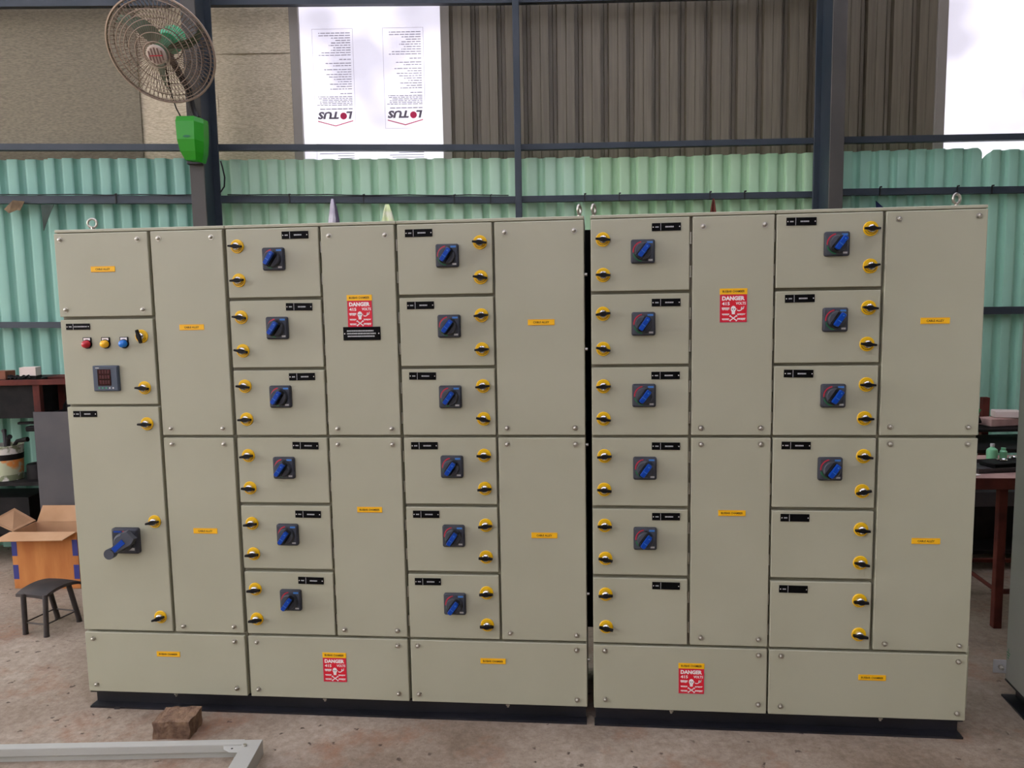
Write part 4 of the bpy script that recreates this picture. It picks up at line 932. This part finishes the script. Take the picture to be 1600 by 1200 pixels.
for i, (x, y_, a_, lb) in enumerate(((0.545, -0.43, 0.4, 'tiny brown chip on the floor inside the painted frame'), (0.11, 0.0, 0.05, 'small flat grey chip on the floor left of the half brick'))):
    b = MB(); rough_block(b, -0.011, 0.011, -0.006, 0.006, 0, 0.006, 'dsheet' if i else 'brick', 2, 2, 1, 0.001); put('floor_chip', b, None, (x, y_, 0), (0, 0, a_), lb, 'chip')

# ------------------------------------------------------------------ right-hand side: grey cabinet, red bench
cab = empty('grey_cabinet', (3.495, 0.32, 0), radians(-3), 'plain grey steel cabinet on black base at the frame edge', 'cabinet')
b = MB(); b.box(0, 0.62, -1.25, 0.0, ZB, 1.85, 'cab2', 0.003); put('cabinet_body', b, cab)
b = MB(); b.box(-0.012, 0.60, -1.25, -0.005, 0, 0.0075, 'plinth'); b.box(0.032, 0.037, -1.24, -0.02, 0, ZB, 'plinth'); b.box(0.032, 0.60, -0.030, -0.02, 0, ZB, 'plinth'); b.box(0.59, 0.60, -1.24, -0.02, 0, ZB, 'plinth'); b.box(0.0, 0.62, -1.25, 0.0, ZB - 0.006, ZB - 0.0002, 'plinth'); put('plinth', b, cab)
b = MB(); b.box(-0.045, 0.004, -0.006, -0.001, 0.090, 0.142, 'offw', 0.001); b.cyl((-0.020, -0.006, 0.116), (-0.020, -0.018, 0.116), 0.010, n=6, k='zinc'); b.cyl((-0.020, -0.018, 0.116), (-0.020, -0.028, 0.116), 0.005, n=8, k='chrome'); put('earth_lug', b, cab)
b = MB()
for z0, z1, y0, y1 in ((0.166, 0.170, -0.030, -0.012), (0.176, 0.179, -0.036, -0.006), (0.156, 0.160, -0.026, -0.016), (0.180, 0.195, -0.023, -0.019)): b.add([(-0.0008, y0, z0), (-0.0008, y1, z0), (-0.0008, y1, z1), (-0.0008, y0, z1)], [(0, 1, 2, 3)], 'earth')
put('earth_mark', b.mesh('earth_mark', False), cab, label='green earth symbol')

bench = empty('workbench', (3.77, 1.3, 0), 0, 'oxide red steel workbench behind the narrower switchboard', 'workbench')
def bn(name, x0, x1, y0, y1, z0, z1, k): put(name, MB().box(x0 - 3.77, x1 - 3.77, y0 - 1.3, y1 - 1.3, z0, z1, k, 0.002), bench)
TZ = 0.695
bn('bench_top', 3.50, 4.60, 0.93, 1.45, TZ, TZ + 0.012, 'pink'); bn('bench_edge', 3.50, 4.60, 0.925, 0.93, TZ - 0.040, TZ + 0.012, 'rust'); bn('bench_edge', 3.495, 3.50, 0.93, 1.45, TZ - 0.040, TZ + 0.012, 'rust')
for x, y_ in ((3.752, 0.955), (4.54, 0.955), (3.30 + 0.22, 1.40), (4.54, 1.40)): bn('leg', x, x + 0.036, y_, y_ + 0.036, 0, TZ, 'rust')
bn('stretcher', 3.556, 4.54, 1.41, 1.43, 0.16, 0.178, 'rust'); bn('stretcher', 3.788, 4.54, 0.965, 0.985, 0.16, 0.18, 'rust')
put('brace', MB().tube([(3.54 - 3.77, 0.11, 0.34), (3.77 - 3.77, -0.32, 0.17)], 0.009, 6, 'rust'), bench)
# low rack with clutter behind the bench
sh = empty('tool_shelf', (4.2, 1.9, 0), WA, 'dark cluttered steel shelf by the wall beyond the workbench', 'shelf')
def sf(name, x0, x1, y0, y1, z0, z1, k): put(name, MB().box(x0 - 4.2, x1 - 4.2, y0 - 1.9, y1 - 1.9, z0, z1, k, 0.002), sh)
sf('shelf', 3.6, 5.1, 1.75, 2.20, 0.66, 0.68, 'dark'); sf('shelf', 3.6, 5.1, 1.75, 2.20, 0.10, 0.12, 'dark'); sf('back_box', 3.65, 5.05, 1.95, 2.20, 0.12, 0.36, 'dark')
for x in (3.6, 5.06):
    for y_ in (1.75, 2.16): sf('upright', x, x + 0.04, y_, y_ + 0.04, 0, 0.66, 'rust')
sf('raised_shelf', 3.75, 4.9, 1.92, 2.18, 0.745, 0.76, 'dark'); sf('bracket', 3.77, 3.80, 1.94, 2.16, 0.68, 0.745, 'dark'); sf('bracket', 4.86, 4.89, 1.94, 2.16, 0.68, 0.745, 'dark')
sf('pipe_tray', 3.6, 5.1, 1.73, 1.79, 0.37, 0.45, 'dsheet')
def clut(name, b, label, cat, loc, rot=(0, 0, 0)): return simple(name, b, label, cat, loc, rot)
b = MB(); b.lathe([(0.0001, 0), (0.025, 0), (0.026, 0.04), (0.023, 0.05), (0.009, 0.06), (0.009, 0.068), (0.0001, 0.068)], (0, 0, 0), (0, 0, 1), 'bottle', 16); b.lathe([(0.010, 0.064), (0.010, 0.078), (0.0001, 0.079)], (0, 0, 0), (0, 0, 1), 'offw', 12)
clut('green_bottle', b, 'small pale green bottle with white cap on the red workbench', 'bottle', (3.895, 1.345, TZ + 0.0125))
clut('green_jar', MB().lathe([(0.0001, 0), (0.017, 0), (0.017, 0.038), (0.011, 0.045), (0.011, 0.056), (0.0001, 0.056)], (0, 0, 0), (0, 0, 1), 'bottle', 14), 'smaller green jar beside the pale green bottle', 'jar', (3.950, 1.35, TZ + 0.0125))
tl = empty('power_tool', (3.93, 1.81, 0.681), 0.3, 'orange and black power tool on the shelf beyond the workbench', 'power tool')
put('tool_body', MB().box(-0.09, 0.07, -0.03, 0.03, 0, 0.05, 'orange', 0.008), tl); put('tool_head', MB().box(-0.05, 0.09, -0.034, 0.034, 0.05, 0.10, 'dark', 0.014), tl); put('tool_grip', MB().tube([(0.07, 0, 0.02), (0.11, 0, 0.05), (0.09, 0, 0.09)], 0.011, 7, 'dark'), tl)
b = MB(); b.box(-0.10, 0.10, -0.05, 0.05, 0, 0.045, 'pink', 0.004)
clut('carton', b, 'flat dusty pink carton on the raised shelf', 'carton', (4.27, 2.06, 0.761), (0, 0, 0.25))
b = MB(); b.box(-0.07, 0.07, -0.04, 0.04, 0, 0.04, 'cream', 0.004)
clut('carton', b, 'smaller pale carton lying on the dusty pink one', 'carton', (4.30, 2.06, 0.807), (0, 0, -0.15))
tp = empty('tool_pile', (4.08, 2.02, 0.761), 0, 'pile of dark tools with a bright green handle on the raised shelf', 'tools')
put('wrench', MB().tube([(-0.10, 0, 0.01), (-0.03, 0, 0.07), (0.03, 0.0, 0.09), (0.06, 0, 0.02)], 0.012, 7, 'dark'), tp); put('green_handle', MB().tube([(0.0, -0.03, 0.004), (0.02, -0.03, 0.055), (0.04, -0.03, 0.105)], 0.011, 7, 'gcable'), tp); put('tool_block', MB().box(-0.14, 0.02, -0.05, 0.03, 0, 0.035, 'dark', 0.004), tp)
tr = empty('tool_tray', (3.86, 1.15, TZ + 0.0125), 0.2, 'flat grey tool tray on the red workbench', 'tray')
put('tray_base', MB().box(-0.20, 0.20, -0.10, 0.10, 0, 0.006, 'dsheet', 0.002), tr)
for x0, x1, y0, y1 in ((-0.20, 0.20, -0.10, -0.096), (-0.20, 0.20, 0.096, 0.10), (-0.20, -0.196, -0.096, 0.096), (0.196, 0.20, -0.096, 0.096)): put('tray_lip', MB().box(x0, x1, y0, y1, 0.006, 0.022, 'dsheet'), tr)
clut('black_block', MB().box(-0.11, 0.07, -0.05, 0.05, 0, 0.022, 'dark', 0.004), 'flat black block lying in the tool tray', 'block', (3.88, 1.17, TZ + 0.0195), (0, 0, 0.3))
for i, (x, y_, r_) in enumerate(((3.845, 1.150, 0.3), (3.925, 1.20, 1.2))):
    b = MB(); b.tube([(0.024 * cos(t), 0.017 * sin(t), 0.006) for t in [radians(-140 + 28 * q) for q in range(11)]], 0.005, 6, 'chrome')
    clut('metal_clip', b, ('bright curved metal clip on the black block', 'second bright metal clip beside the cabinet edge')[i], 'clip', (x, y_, TZ + 0.043), (0, 0, r_))
b = MB(); b.box(-0.05, 0.05, -0.03, 0.03, 0, 0.004, 'white', 0.001)
clut('paper_scrap', b, 'white paper scrap at the workbench end', 'paper', (3.62, 0.985, TZ + 0.0125), (0, 0, 0.4))
clut('upright_post', MB().box(-0.02, 0.02, -0.02, 0.02, 0, 0.9, 'rust', 0.002), 'oxide red steel post beside the tool shelf', 'post', (4.262, 2.235, 0))
clut('fallen_bar', MB().cyl((-0.10, 0, 0.018), (0.12, 0.02, 0.018), 0.018, n=12, k='cable'), 'short black bar lying on floor near the workbench', 'bar', (3.72, 1.38, 0))
